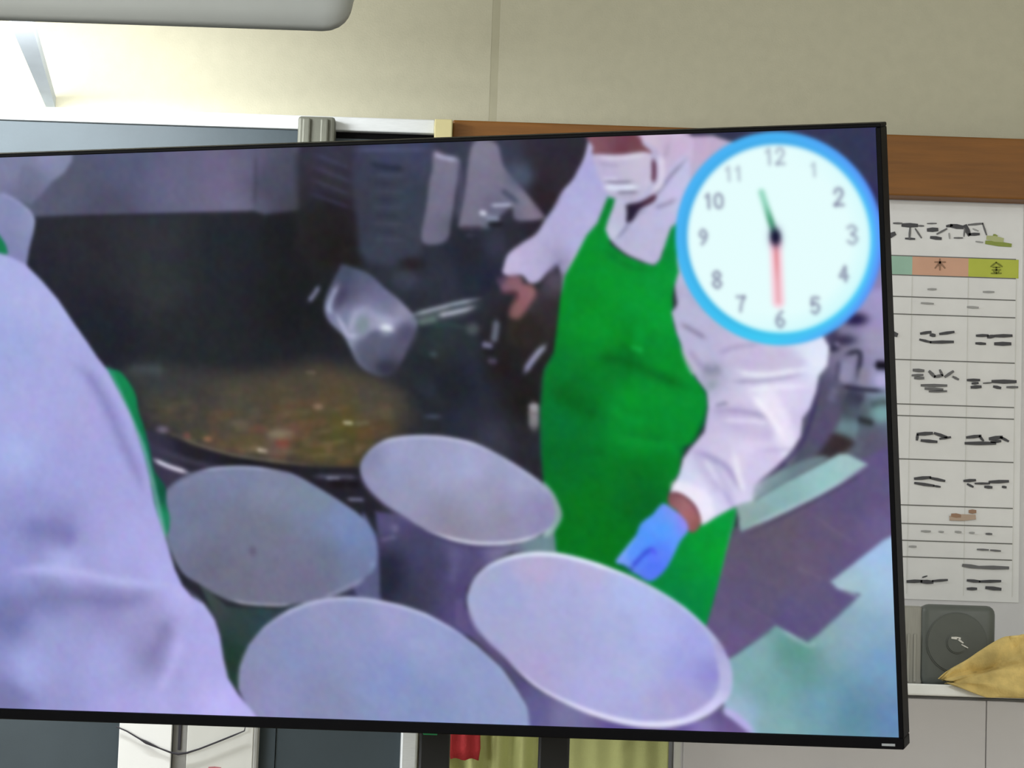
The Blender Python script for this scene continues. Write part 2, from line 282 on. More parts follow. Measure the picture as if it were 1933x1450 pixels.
# ------------------------------------------------------------------ olive curtain with red cloth
cu = thing('short_curtain', 'olive green curtain in soft pleats, hanging below the television beside the cabinet', 'curtain', (.1, 5.37, .45))
bm = bmesh.new(); top = []; n = 160; rows = []
for z in (1.46, 1.3, 1.1, .8, .5):
    row = []
    for i in range(n + 1):
        x = -.115 + (.283 + .115) * i / n; amp = .012 if x < .09 else .004
        y = 5.372 + amp * math.sin((x + .0346) * 2 * math.pi / .0415) * (1 if x < .09 else .5) + .004 * math.sin(x * 23 + z * 2)
        row.append(bm.verts.new((x, y, z)))
    rows.append(row)
for p, q in zip(rows, rows[1:]):
    for i in range(n): bm.faces.new((p[i], q[i], q[i + 1], p[i + 1]))
fab = P(cu, 'fabric', bm, olive, True); sm = fab.modifiers.new('thickness', 'SOLIDIFY'); sm.thickness = .0015
P(cu, 'rod', tube([(-.12, 5.372, 1.468), (.283, 5.372, 1.468)], .006), alu)
for x in (-.112, .276): P(cu, 'bracket', box(x - .006, x + .006, 5.366, 5.4745 if x > 0 else 5.439, 1.460, 1.474), alu)
bm = bmesh.new(); rows = []
for z, inset in ((1.34, .008), (1.31, .004), (1.28, .002), (1.255, 0), (1.236, .004)):
    rows.append([bm.verts.new((-.084 + inset + (.049 - 1.6 * inset) * i / 10, 5.344 + .004 * math.sin(i * 1.1 + z * 9), z + (.002 * math.sin(i) if z < 1.24 else 0))) for i in range(11)])
for p, q in zip(rows, rows[1:]):
    for i in range(10): bm.faces.new((p[i], q[i], q[i + 1], p[i + 1]))
rc = obj('red_cloth', bm, red, None, True); sm = rc.modifiers.new('thickness', 'SOLIDIFY'); sm.thickness = .004
tag(rc, 'small red cloth hanging against the olive curtain, under the television', 'cloth')

# ------------------------------------------------------------------ white hanging folder on the blackboard
wf2 = thing('hanging_folder', 'white two leaf card folder with a dark cord, hanging on the blackboard', 'folder', (-.53, 5.435, .98))
P(wf2, 'left_leaf', box(-.645, -.556, 5.415, 5.425, .98, 1.33, .001, 1), white)
P(wf2, 'right_leaf', box(-.530, -.418, 5.418, 5.428, .98, 1.33, .001, 1), offwhite)
P(wf2, 'right_edge', tube([(-.414, 5.424, .98), (-.414, 5.424, 1.33)], .006), mat('grey_edge', 'a9a9a4', .6))
P(wf2, 'spine', box(-.556, -.530, 5.428, 5.436, .98, 1.33, .002), greymid)
P(wf2, 'spine_slot', box(-.546, -.541, 5.424, 5.429, 1.236, 1.33, .001, 1), cordm)
P(wf2, 'red_print', stroke_mesh([(-.490, 1.207, -.472, 1.207, .007)], 5.4172), mat('faded_red_print', 'c2757c', .8))
cp = [(-.650, 1.272), (-.632, 1.265), (-.610, 1.253), (-.598, 1.247), (-.575, 1.238), (-.556, 1.2315), (-.543, 1.2295), (-.528, 1.232), (-.508, 1.239), (-.48, 1.251), (-.455, 1.262), (-.433, 1.272), (-.428, 1.30)]
P(wf2, 'cord', tube([(x, 5.4105, z) for x, z in cp], [.0012, .0012, .0014, .0028, .0013, .0016, .0022, .0018, .0015, .0015, .0015, .0012, .0012], 8), cordm, True)

# ------------------------------------------------------------------ lamp over the blackboard
lm = thing('blackboard_lamp', 'long grey lamp housing with rounded end above the blackboard', 'lamp', (-1.3, 5.0, 2.376))
prof = [(5.06, 2.466), (5.035, 2.486), (5.0, 2.494), (4.965, 2.486), (4.938, 2.462), (4.926, 2.43), (4.928, 2.402), (4.936, 2.384), (4.95, 2.376)]
def shell(prof, xs, off=0.):
    bm = bmesh.new(); rows = []; cy = 5.0; cz = 2.452
    for x, k in xs:
        r = []
        for y, z in prof:
            r.append(bm.verts.new((x, cy + (y - cy) * (.35 + .65 * k), cz + (z - cz) * k)))
        rows.append(r)
    for p, q in zip(rows, rows[1:]):
        for j in range(len(prof) - 1): bm.faces.new((p[j], p[j + 1], q[j + 1], q[j]))
    bm.faces.new(rows[-1]); bm.faces.new(rows[0][::-1]); bmesh.ops.recalc_face_normals(bm, faces=bm.faces[:]); return bm
end = [(.046 * math.sin(a), math.cos(a) ** .6) for a in (0, .3, .6, .85, 1.05, 1.2, 1.33, 1.42)]
xs = [(-2.3 - e, max(k, .2)) for e, k in end[::-1]] + [(-1.3, 1)] + [(-.320 + e, max(k, .2)) for e, k in end]
h = P(lm, 'housing', shell(prof, xs), lampgrey, True); sm = h.modifiers.new('thickness', 'SOLIDIFY'); sm.thickness = .003; sm.offset = -1
P(lm, 'tube', tube([(-2.2, 5.015, 2.430), (-.58, 5.015, 2.430)], .014, 12), mat('lit_lamp_tube', 'fdfdff', .5, vary=0, emit=3.0), True)
for x in (-2.22, -.56): P(lm, 'tube_holder', box(x - .012, x + .012, 4.998, 5.03, 2.41, 2.48, .003), lampwhite)
for x in (-.838, -1.9):
    bm = bmesh.new(); q = [(x - .022, 5.045, 2.47), (x + .022, 5.045, 2.47), (x + .018, 5.497, 2.372), (x + .002, 5.497, 2.372)]
    f = [bm.verts.new(v) for v in q]; b = [bm.verts.new((v[0], v[1], v[2] - .02)) for v in q]
    bm.faces.new(f); bm.faces.new(b[::-1])
    for i in range(4): bm.faces.new((f[i], b[i], b[(i + 1) % 4], f[(i + 1) % 4]))
    bmesh.ops.recalc_face_normals(bm, faces=bm.faces[:]); P(lm, 'arm', bm, mat('arm_enamel', 'b4bcc2', .5))
ld = bpy.data.lights.new('blackboard_lamp_glow', 'AREA'); ld.shape = 'RECTANGLE'; ld.size = 1.6; ld.size_y = .035; ld.energy = BOARD_LAMP_WATTS; ld.color = (.96, .985, 1)
lo = bpy.data.objects.new('blackboard_lamp_glow', ld); C.objects.link(lo); lo.parent = lm
lo.location = Vector((-1.40, 5.033, 2.424)) - lm.location; lo.rotation_euler = (math.radians(46), 0, 0)

# ------------------------------------------------------------------ television
TVX = Vector((0.938539, -0.345125, -0.005777)); TVZ = Vector((-0.085383, -0.248344, 0.964901)); TVN = Vector((-0.334446, -0.905104, -0.262549))     # right, up and towards the class
W, H = 1.452, .83
corner = Vector((0.537500, 4.242109, 1.261481))
tv = thing('television', 'large flat television on a stand, showing cooks filling pots and a clock', 'television')
M = Matrix((( TVX.x, -TVN.x, TVZ.x, 0), (TVX.y, -TVN.y, TVZ.y, 0), (TVX.z, -TVN.z, TVZ.z, 0), (0, 0, 0, 1)))
M.translation = corner - TVX * (W / 2)
tv.matrix_world = M
X0, X1, Z0, Z1 = -W / 2 + .007, W / 2 - .007, .0156, .8246      # visible screen
fr = bmesh.new()
box(-W / 2, W / 2, -.006, .028, Z1, H, .0012, 1, fr); box(-W / 2, W / 2, -.006, .028, 0, Z0, .0015, 1, fr)
box(-W / 2, X0, -.006, .028, Z0, Z1, .001, 1, fr); box(X1, W / 2, -.006, .028, Z0, Z1, .001, 1, fr)
obj('bezel', fr, black, tv)
bk = obj('back_shell', box(-W / 2 + .01, W / 2 - .01, .026, .055, .01, H - .01, .01, 2), black, tv)
obj('electronics_cover', box(-.42, .42, .05, .085, .03, .42, .012, 2), black, tv)
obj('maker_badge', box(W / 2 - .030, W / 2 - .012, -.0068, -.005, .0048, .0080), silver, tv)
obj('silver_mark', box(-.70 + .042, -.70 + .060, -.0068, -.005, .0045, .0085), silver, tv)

# the programme on the screen, in 1920 x 1080 video units: fills, lines, blobs
PICTURE = [
('f',[(-158.3,-111.5),(2000.9,-33.8),(1958.2,1124.8),(-279.4,1204.7)],[(258,208,'1e1f2e'),(364,159,'24242f'),(532,162,'2a2d36'),(525,253,'2d3034'),(661,195,'1d222b'),(407,332,'1a1d2a'),(573,354,'20242a'),(807,277,'16191d'),(880,150,'1c1a1c'),(1007,144,'363c4c'),(1014,27,'363a55'),(888,24,'33334a'),(815,169,'15161c'),(1126,243,'2c3044'),(1149,205,'1f2430'),(1209,62,'3a4058'),(1330,66,'2a2533'),(1327,132,'221c26'),(1242,371,'231f24'),(1157,419,'232736'),(1088,360,'222a33'),(1071,477,'20242f'),(1182,537,'333346'),(1248,459,'1b1818'),(1249,615,'1f1f28'),(1867,53,'303556'),(1901,146,'2e2c58'),(1895,294,'8a80b8')],1,1,0),
('f',[(-165.9,-29.2),(-179.2,115.7),(265.3,116),(479.5,116.2),(645,117.2),(732.1,115.4),(753.2,122.9),(826.7,115.8),(836.2,-26.9),(545.6,-26.7)],[(248,45,'55587a'),(350,58,'50546f'),(425,100,'4a4a66'),(464,21,'50567a'),(572,64,'5f6084'),(671,56,'6b6488'),(690,102,'6a6a8a'),(727,38,'625f80'),(758,59,'44455e'),(811,60,'43465e'),(808,109,'40404f')],4,1,0),
('l',[(276.7,116.3),(468.3,117.9),(732,117.4)],4,'191824',3,0.8),
('l',[(744.1,4.4),(734.5,112.5)],6,'3c3c52',4,0.7),
('f',[(836.8,-2.5),(963.8,-3.3),(950.9,201),(896.7,219.6),(812.7,198.2),(823.3,119.7)],[(888,24,'34334a'),(882,121,'1b191c'),(899,180,'1b1818'),(864,62,'2c2a38'),(938,64,'2e2c3c'),(933,152,'221d24')],10,1,1),
('f',[(949.3,-7.1),(1093.2,-5.1),(1079,87.6),(1065.3,172.9),(1048.6,210.1),(993.1,219.8),(947.3,208.1),(938.4,164.7)],[(1006,11,'3c4163'),(1063,20,'3a3f60'),(1001,86,'343a4c'),(1052,100,'333c50'),(996,166,'373d50'),(969,138,'33364a'),(1038,194,'353a4c'),(960,58,'34374e')],8,1,1),
('l',[(971.5,55.2),(1040.5,59.3)],4,'4a5068',3,0.55),
('l',[(973.4,70),(1028.1,73.7)],4,'282c3e',3,0.55),
('l',[(975.4,84.8),(1038.7,88.7)],4,'4a5068',3,0.55),
('l',[(968.7,99.4),(1026.3,103.1)],4,'282c3e',3,0.55),
('l',[(970.7,114.3),(1036.9,118.1)],4,'4a5068',3,0.55),
('l',[(972.6,129.1),(1024.5,132.5)],4,'282c3e',3,0.55),
('l',[(965.9,143.8),(1035.1,147.5)],4,'4a5068',3,0.55),
('l',[(967.9,158.6),(1022.7,162)],4,'282c3e',3,0.55),
('l',[(969.8,173.5),(1033.3,177)],4,'4a5068',3,0.55),
('l',[(857.6,11.5),(934.4,43.4)],4.5,'43456a',3.5,0.6),
('l',[(855.3,23.5),(945.3,55.8)],4.5,'262538',3.5,0.6),
('l',[(853,35.6),(932.9,67.5)],4.5,'43456a',3.5,0.6),
('l',[(850.8,47.7),(943.8,79.9)],4.5,'262538',3.5,0.6),
('l',[(848.5,59.8),(931.4,91.7)],4.5,'43456a',3.5,0.6),
('l',[(846.2,71.9),(942.2,104.1)],4.5,'262538',3.5,0.6),
('l',[(843.9,84),(929.8,115.9)],4.5,'43456a',3.5,0.6),
('l',[(936.7,8.6),(1086.4,11.9)],5,'565c84',4,0.7),
('l',[(969.8,35),(1004.1,42.8),(1041.3,46.5)],9,'1f2238',5,0.9),
('b',(1042.2,220.8),26,14,0,'201c20',0.9),
('b',(1028.9,250.1),30,18,0,'3e4058',0.7),
('f',[(1097.6,16.3),(1120,22.3),(1147.7,35.1),(1136,89.2),(1124.4,142.1),(1110.7,180.6),(1064.9,179.6),(1077.4,114.3),(1085.8,69.1),(1092.8,48)],[(1113,41,'77728e'),(1117,75,'716e8a'),(1103,115,'76718c'),(1118,153,'55596e'),(1088,168,'6c6a88'),(1082,93,'6a6d88')],4,1,1),
('l',[(1097.4,20.2),(1114,27.4),(1145,33.6)],7,'a9add0',3,0.9),
('f',[(1174.5,4),(1218.9,5.4),(1231.2,47.3),(1258.8,81.3),(1300.1,132.3),(1296.5,144.7),(1249.4,144.9),(1241.8,122.5),(1211,144),(1198.4,157.6),(1180.4,160),(1141.8,156.3),(1139.7,142.3),(1155,84)],[(1194,21,'7d7892'),(1185,76,'78738f'),(1170,132,'746f88'),(1230,78,'74708a'),(1266,106,'7e7890'),(1282,135,'85788e'),(1212,122,'5e6280'),(1247,134,'5f607c')],4,1,1),
('l',[(1146,33.6),(1145.8,89.4),(1133.5,145)],9,'4a4c66',4,0.8),
('l',[(1223,88.7),(1257,114.6)],10,'454a66',4,0.9),
('l',[(1179.2,129.3),(1193.9,132.4)],9,'c8cce2',3,1),
('l',[(1200.7,117.3),(1245,117)],5,'b6bcd8',2.5,1),
('l',[(1190.6,137.9),(1219.9,144.2)],8,'8a90b0',4,1),
('l',[(1192.7,151.9),(1225.4,151.3)],9,'14141f',4,1),
('l',[(1138.9,156.3),(1186.5,157.4)],5,'3a2c44',4,1),
('l',[(1149.9,171.9),(1176.7,172.5)],6,'767894',4,1),
('b',(1262.7,64.8),26,24,0,'4a5674',0.8),
('b',(1307.7,99.3),24,30,0,'2a1f26',0.8),
('f',[(1137.5,178.6),(1221.6,166.5),(1217.5,239),(1188.7,275),(1131.6,279.7)],[(1163,202,'20222e'),(1190,244,'1c2038'),(1208,189,'32364a'),(1151,258,'232a38')],10,1,1),
('f',[(437.3,413.2),(522.4,402.9),(669.7,420.3),(772.7,413),(845.9,402.9),(931,419.6),(981.1,438.5),(1018.7,473.3),(1033.5,510.5),(1003.3,539.7),(960.3,558.4),(920,593.3),(833.2,596.3),(746.3,588.4),(658.9,575),(583,555.9),(521.9,531.3),(478,514.8),(463.6,465.4)],[(986,457,'4d463a'),(1006,489,'453f36'),(1016,516,'33302f'),(981,526,'433f2c'),(491,422,'33393c'),(487,476,'343536'),(579,450,'38393a'),(575,504,'42403a'),(695,477,'47453c'),(690,545,'594a3a'),(815,438,'4a4438'),(870,467,'554834'),(779,532,'5e4c3a'),(865,558,'524a2a'),(896,518,'5a4d22'),(942,478,'4c463f'),(922,558,'454025'),(753,491,'4d4233')],22,1,1),
('l',[(446.3,413.2),(491.7,410.8),(527.5,413.8)],16,'4a5458',10,0.7),
('s',[(475.6,465.4),(578.3,455),(698.5,428.6),(845.5,408.2),(944.6,430.3),(991.4,457.2),(1005.8,499.8),(975.4,531.7),(914.8,585.3),(833.4,593.6),(746.5,585.7),(659.1,572.2),(583.2,553.2),(513.3,525.8)]),
('l',[(706.7,565.4),(730.1,568.1)],6,'cfc0ac',3,1),
('b',(755.6,536.9),26,12,0,'8a7c68',0.7),
('b',(741.9,566.7),24,16,0,'7c5c54',0.5),
('l',[(884.8,514.2),(907.7,515.1)],5,'cfc8a0',2.5,1),
('l',[(907.7,516.1),(942.2,514.3)],7,'6e684e',4,0.8),
('l',[(815.9,418.7),(839,420.2)],4,'7a6a60',3,0.7),
('b',(837.6,484.6),10,6,0,'9a7a66',0.7),
('b',(563.2,539.5),9,8,0,'8a4a44',0.7),
('b',(606.1,545),10,6,0,'a06a50',0.8),
('b',(513.2,527.2),14,8,0,'7a6e88',0.8),
('b',(760.4,553.2),16,10,0,'8a4038',0.6),
('b',(677.8,515.2),22,8,0,'6a5a4c',0.6),
('f',[(1247.2,284.1),(1328.5,285.4),(1310.8,614.6),(1178.8,585.7),(1108.3,546.4),(1099,526.7),(1103.1,457.9),(1160.7,360.6)],[(1263,362,'241f20'),(1209,420,'1d1a1e'),(1247,478,'1b1918'),(1155,458,'24283a'),(1110,517,'24283a'),(1181,546,'343548'),(1252,566,'242430')],20,1,1),
('f',[(477.2,525.8),(521.3,539.5),(582.7,560),(658.6,579),(746,592.4),(833,599),(913.9,598.7),(960.9,547.7),(951.9,692.6),(464.4,696.7)],[(570,572,'1c1924'),(687,591,'17141c'),(862,607,'1e1c26'),(917,639,'22202c'),(537,614,'3a3450'),(494,586,'34304a')],3,1,0),
('l',[(521.9,531.3),(583.1,554.6),(658.8,575.5),(746.4,587),(818.8,595)],5,'6d6656',3,0.8),
('l',[(486.7,560.1),(527.7,575.2),(580.4,591.5),(627.6,598.2)],11,'3d3850',5,0.9),
('l',[(487.9,583.5),(523,598.5),(564.1,610.2)],8.5,'cbc9e2',2.5,1),
('l',[(817.4,615.8),(912.7,617)],8,'4a4a60',4,1),
('l',[(843.3,619.2),(875.1,619.3)],4,'9094b0',2.5,1),
('l',[(884.1,658.9),(921.5,659.5)],5,'7c7ea4',3,1),
('l',[(848.5,628.6),(917.6,631)],12,'141219',5,1),
('f',[(1071.6,335.3),(1109.3,330.4),(1146,338.9),(1166.9,371.4),(1166.5,403.7),(1154.1,444),(1138,476.4),(1099.5,495.2),(1066,476.1),(1038.4,454.2),(1022.7,426.9),(1033.2,397.1),(1038.2,362)],[(1102,352,'26333a'),(1130,376,'252d38'),(1070,403,'20242c'),(1098,430,'1b1e26'),(1119,457,'1d202c'),(1056,454,'262b3a'),(1150,417,'20243a'),(1086,376,'2a3436')],10,1,1),
('l',[(1071.4,338),(1109.1,333.1),(1142.9,341.6)],7,'2c5148',5,0.6),
('l',[(1202.3,323.6),(1198.1,347.6),(1192.6,369)],13,'60677a',4,1),
('l',[(1169.8,370.1),(1192.3,374.4)],11,'736f92',4,1),
('l',[(1179.4,401.1),(1199.3,401.3)],9,'4e4864',5,1),
('l',[(1172,382.2),(1197.5,383.8)],6,'16141e',4,1),
('b',(1154.4,341.7),14,12,0,'5c6068',0.7),
('b',(1067.3,503.2),18,5,0,'46526a',0.7),
('b',(1074.2,388),8,6,0,'445a62',0.6),
('l',[(1297.2,367.4),(1282.3,383.3),(1261.3,407.2),(1249,425.8)],11,[(1297,367,'c4c8d8'),(1280,383,'8a8cb0'),(1252,420,'8484ac')],4,1),
('l',[(1264.5,476.9),(1264.9,495.7),(1261.4,533.3)],20,[(1264,480,'a6a2a8'),(1264,512,'84828a'),(1261,533,'55505a')],4,1),
('l',[(1250.6,498.3),(1276,498.4)],3,'6a6670',3,1),
('f',[(902.7,219.4),(922.9,223.9),(957,238.1),(984.6,262.9),(1015,287.7),(1042.1,317.8),(1047,331.4),(1034,355.6),(1024.2,374.4),(1011.1,398.7),(986.3,423),(954.1,424.1),(925.9,406.2),(910.2,376),(897.1,351.3),(869.5,323.7),(862.4,296.3),(873.2,266.5),(892.9,234.2)],[(913,235,'3c4660'),(948,251,'535a7c'),(989,287,'63658c'),(972,322,'9494ba'),(1016,315,'9490b2'),(911,272,'444262'),(928,335,'7c8aa2'),(954,376,'4e546e'),(981,409,'464a60'),(885,313,'7a7ea8'),(1013,369,'494a66'),(944,300,'7a7aa4'),(911,360,'8a94b4')],4,1,1),
('f',[(928.9,359.8),(964.8,346.6),(1010.8,355.3),(1040.9,336.7),(1024,377.1),(989.4,420.3),(954.4,420),(918.4,387)],[(969,377,'565a78'),(981,409,'3e4054'),(1019,361,'5a5474')],9,0.75,1),
('f',[(914.6,307.9),(947.5,297.5),(975.6,314.2),(1021.5,322.9),(993.9,347),(959.3,341.1),(938,354.5),(914.6,354.2)],'a2a4c8',7,0.6,1),
('b',(984,412.1),26,14,0,'2c3040',0.8),
('l',[(894.5,255.9),(883,274.8),(872.5,299.2),(879.2,310.2)],9,'a9b0d6',4,0.9),
('l',[(885.1,310.2),(898.2,334.9),(908.9,351.4),(929.6,348.9)],8,'b4b8da',4,0.8),
('l',[(929.4,305.4),(916.3,327),(909.2,346)],7,'a8a8c6',4,0.7),
('b',(984.2,340.1),13,11,0,'e2ecf8',0.95),
('l',[(960.7,319.4),(1001.1,325.4)],10,'a4a4c8',6,0.7),
('l',[(856.2,256.7),(843.2,274.2),(830.5,287.6)],8,'8e94b8',4,0.85),
('b',(895.8,280.4),12,26,30,'3c3a5c',0.7),
('b',(1022.9,347.3),20,22,0,'4a4a68',0.8),
('b',(936.5,332.7),14,20,20,'66807e',0.6),
('l',[(937.7,359.9),(970.6,346.7),(1010.8,355.3)],9,'545c7c',5,0.7),
('l',[(1029.1,321.3),(1075.6,316.5),(1122.1,306.4),(1171.2,296.3)],24,'56626a',8,0.75),
('l',[(1032.4,315.9),(1076.2,305.7),(1122.8,295.6),(1174.7,285.7)],6,'a9b6c8',2.5,0.9),
('l',[(1087.1,316.6),(1116.1,311.7),(1162.4,301.6)],7,'c0c8d8',3,0.85),
('l',[(1046,329.6),(1086.8,322)],9,'6a8a80',5,0.7),
('l',[(1105.1,303.4),(1151.1,298.7)],6,'3a4650',3,0.7),
('f',[(1395.6,3),(1624.9,4.8),(1696.3,29.5),(1677.9,441.9),(1597.9,479.6),(1554.1,364.9),(1534.3,203.3),(1453.2,201.7),(1404.8,172.1),(1328.5,285.4),(1332.6,208.7)],[(1430,68,'b6b2e0'),(1474,193,'b4b0d8'),(1574,157,'b6b6e2'),(1568,82,'bcaed2'),(1609,27,'c0a8cc'),(1597,290,'b4b0da'),(1565,346,'a0a0c4'),(1522,203,'c4bce2'),(1435,163,'bcc0e0')],3,1,0),
('f',[(1394.5,26.1),(1380.4,46.2),(1364.5,73.2),(1343,94.7),(1327,121.9),(1305.2,146.2),(1286.2,170.8),(1258.8,186.8),(1231.2,205.8),(1221.1,227.9),(1218.9,240.5),(1234.8,247.7),(1255.6,245.3),(1269.6,259.5),(1287.4,257),(1305.9,240.6),(1324.2,227.1),(1329.2,243.8),(1336.2,249.5),(1354.2,213.8),(1379.3,178.4),(1406.7,154.2),(1426.3,110.7),(1415.7,63.7),(1410.3,27.9)],[(1392,55,'a9a8e2'),(1375,96,'aaa8de'),(1344,136,'aeaade'),(1382,137,'b2aee2'),(1312,177,'b4acdc'),(1284,204,'b8aeda'),(1242,223,'c4b6de'),(1294,235,'b8b0e0'),(1355,192,'b4b4ea'),(1325,213,'8e86b4'),(1336,236,'8d88b0'),(1307,218,'aca4d4')],3.5,1,1),
('l',[(1392.9,30.1),(1377.1,54.4),(1361.3,78.7),(1339.8,100.1),(1323.9,124.6),(1302.1,148.9)],5,'c0bcf0',3,0.6),
('l',[(1336.4,219),(1321.1,229.8),(1305.8,243.4)],8,'7b74a0',5,0.6),
('f',[(1305.8,243.4),(1332,246.7),(1326.8,288.3),(1315.3,338.3),(1298.8,371.7),(1227.9,370.9),(1224.4,326),(1242.4,323.4),(1273.9,287.5)],[(1292,274,'38303a'),(1306,302,'2b2628'),(1259,343,'29231f'),(1308,260,'5a5068')],8,1,1),
('f',[(1213.2,261.3),(1231.9,246.3),(1252.5,248),(1257.8,259.3),(1275.2,265.2),(1280.3,279.2),(1270.5,295.8),(1254.7,315.2),(1242.3,324.8),(1227.7,320.4),(1228.5,306.4),(1238.3,289.7),(1242.1,275.8),(1218.4,275.4)],[(1234,262,'8e5c6a'),(1263,276,'9a6268'),(1250,301,'985c60'),(1237,315,'7c5254'),(1219,267,'785470')],6,1,1),
('l',[(1209.3,278.1),(1239,277.2),(1244.6,284.2),(1234.9,298.1)],5,'5c3038',3.5,0.8),
('l',[(1204.5,258.4),(1225.9,247.6)],12,'6a4a68',6,0.6),
('f',[(1480.7,0.2),(1583,0.8),(1580.2,60.3),(1556,92.3),(1526.3,118.7),(1504.1,104.5),(1527.9,86),(1522.2,26)],[(1508,17,'d4bcd8'),(1536,32,'c0a8ca'),(1559,22,'c8b0d4'),(1549,68,'b4a8d0'),(1528,72,'d8cce8'),(1573,41,'c8b8e0')],3,1,1),
('f',[(1546.2,59.3),(1579.1,46.7),(1574.4,147.2),(1541,168.3),(1521.5,217.1),(1506.4,231.9),(1481,223.2),(1450.2,207.4),(1431.1,185),(1458.1,163.6),(1500,129)],[(1563,73,'c2bee8'),(1502,154,'bab6de'),(1531,141,'bcb8e0'),(1485,194,'bab4da'),(1458,177,'b4b2d8'),(1555,114,'c4c0ec')],4,1,1),
('l',[(1579.4,41.3),(1545.6,72.9),(1527.5,94.2),(1500.5,120.8)],5,'756c8e',3.5,0.8),
('l',[(1554.9,114),(1531.7,124.3),(1511.5,129.3)],6,'7c7698',4,0.7),
('l',[(1499.9,131.7),(1476.3,144.8),(1454.9,171.8)],4,'8884a8',3,0.6),
('l',[(1545.7,10.4),(1535.9,37.3),(1516.6,25.8)],6,'a08cae',5,0.5),
('f',[(1394.7,-5.4),(1480.8,-2.6),(1497,17),(1510.7,29.7),(1504.8,32.2),(1450.4,33.3),(1404.3,31.9),(1402.2,16.7)],[(1411,14,'8a5668'),(1440,7,'744254'),(1457,24,'643444'),(1485,25,'7c4650'),(1422,26,'7e4a58')],3,1,1),
('f',[(1404.3,31.9),(1450.3,34.1),(1504.9,30.9),(1508.9,66.4),(1504.8,90.9),(1475,113.3),(1452.1,112.7),(1429.5,103.9),(1416.1,82.9),(1406,55.2)],[(1421,50,'bab0d4'),(1464,49,'c0b8d6'),(1493,47,'c8bcd8'),(1500,80,'ccc4e0'),(1462,95,'bcbad8'),(1461,109,'aca6c4'),(1420,67,'b8b2de')],3,1,1),
('l',[(1407,35.5),(1450.1,39),(1504.7,34.1)],5,'e4dcec',3,0.8),
('l',[(1419.2,78.9),(1447.9,82.5),(1476.6,82.4)],4.5,'76708f',2.5,1),
('l',[(1416.5,75.3),(1448.2,76.2)],4,'dcdcf8',3,0.8),
('l',[(1418.7,89.9),(1447.4,92),(1487.6,91.8)],9,'dfe8ff',4,0.9),
('l',[(1441.2,100.1),(1484.3,100.7)],4.5,'787292',2.5,1),
('l',[(1409.3,47.1),(1452.2,53.8)],4,'9c94b8',3,0.6),
('l',[(1514.4,40.7),(1514.7,63.9),(1512.2,85.6)],8,'62304a',3,1),
('l',[(1526.5,26.1),(1528.6,58.8),(1523.5,88.6),(1507.2,99.1)],10,'e2d8f0',4,0.8),
('f',[(1457.3,123.8),(1486.3,117.7),(1509.7,106.8),(1516.7,110.3),(1509.1,119.7),(1485.6,131.4),(1470.3,150.2),(1458.6,154),(1456.5,138.9)],[(1462,139,'15132a'),(1474,128,'2c1c34'),(1504,113,'5a2840'),(1468,147,'241e38')],3,1,1),
('l',[(1461.6,152.7),(1452.1,169),(1437,182.4)],4,'6e6a92',3,0.8),
('f',[(1434.6,116.4),(1457.4,122.4),(1457.4,149.9),(1437.2,179.6),(1420,176.5),(1427.2,149.2)],[(1442,138,'c0bcde'),(1432,166,'c0c8e6'),(1450,144,'b0accc')],4,1,1),
('f',[(1426.1,108),(1438.9,111.2),(1434.1,127.2),(1424,148.7),(1418.2,165.7),(1427.7,193.5),(1452.6,213),(1483.7,227),(1506.2,233.1),(1518.6,222.9),(1531,190),(1541.1,165.7),(1553.3,156.5),(1556.8,184.9),(1549.1,222.5),(1551,245.3),(1541.9,269.8),(1537.9,291.5),(1537.5,340.9),(1549.8,372.5),(1559.4,399.2),(1574.4,435.6),(1592.1,457.6),(1594.8,483.4),(1587.4,514.8),(1566.1,549.3),(1549.8,559.8),(1539.7,583.9),(1535.7,605.1),(1513,642.8),(1547.6,710.1),(1641.7,661.2),(1634,699.7),(1615.8,752.8),(1605.5,807),(1589.4,855.8),(1570.5,898.9),(1441.2,838),(1283,752),(1275.8,619.7),(1274.3,552.2),(1278,485),(1287.8,418.1),(1308.8,386.4),(1320.3,324.7),(1326.3,288.3),(1337.6,247.2),(1362.8,208.4),(1382.6,175.4),(1403.8,154),(1419.5,121.1)],[(1422,230,'00952a'),(1369,286,'008a28'),(1469,288,'009a30'),(1433,211,'008630'),(1383,200,'00902c'),(1507,326,'009c32'),(1510,260,'009634'),(1396,344,'009428'),(1445,364,'008624'),(1443,412,'006e24'),(1501,431,'009230'),(1542,412,'008a2a'),(1339,459,'006a22'),(1460,469,'00922a'),(1558,489,'008c2e'),(1316,517,'007030'),(1322,411,'00762a'),(1456,546,'008c2a'),(1313,576,'006826'),(1452,614,'006c20'),(1369,663,'00741e'),(1470,672,'006222'),(1306,712,'00701e'),(1397,721,'007018'),(1587,710,'009a38'),(1554,788,'00903a'),(1595,758,'009e30'),(1532,817,'008040'),(1427,135,'00802e'),(1538,184,'008a38')],3.5,1,0),
('l',[(1373.2,393.7),(1443,403.9),(1501.5,429.3),(1569.4,458.4)],18,'00601c',10,0.7),
('l',[(1299.1,454.1),(1348.5,478.5),(1397.5,507.7)],26,'005e1c',14,0.7),
('l',[(1436.4,534.8),(1515.6,548.3)],12,'006e26',8,0.6),
('l',[(1333.8,565.8),(1404.4,570.6)],14,'006420',10,0.5),
('l',[(1454.3,378.2),(1479.8,385.1)],9,'10b048',4,0.8),
('l',[(1472.4,335.3),(1470.2,378.3)],18,'00a438',8,0.5),
('l',[(1413.4,200.8),(1451.8,230.2),(1505.8,240.7)],8,'007028',6,0.5),
('l',[(1505.6,345.3),(1492.3,373.8)],16,'007e26',8,0.5),
('l',[(1434.5,373.2),(1463.4,394.5)],12,'006a20',8,0.7),
('l',[(1409.1,478.8),(1437.7,507.8),(1487.5,512.7)],14,'009c38',8,0.5),
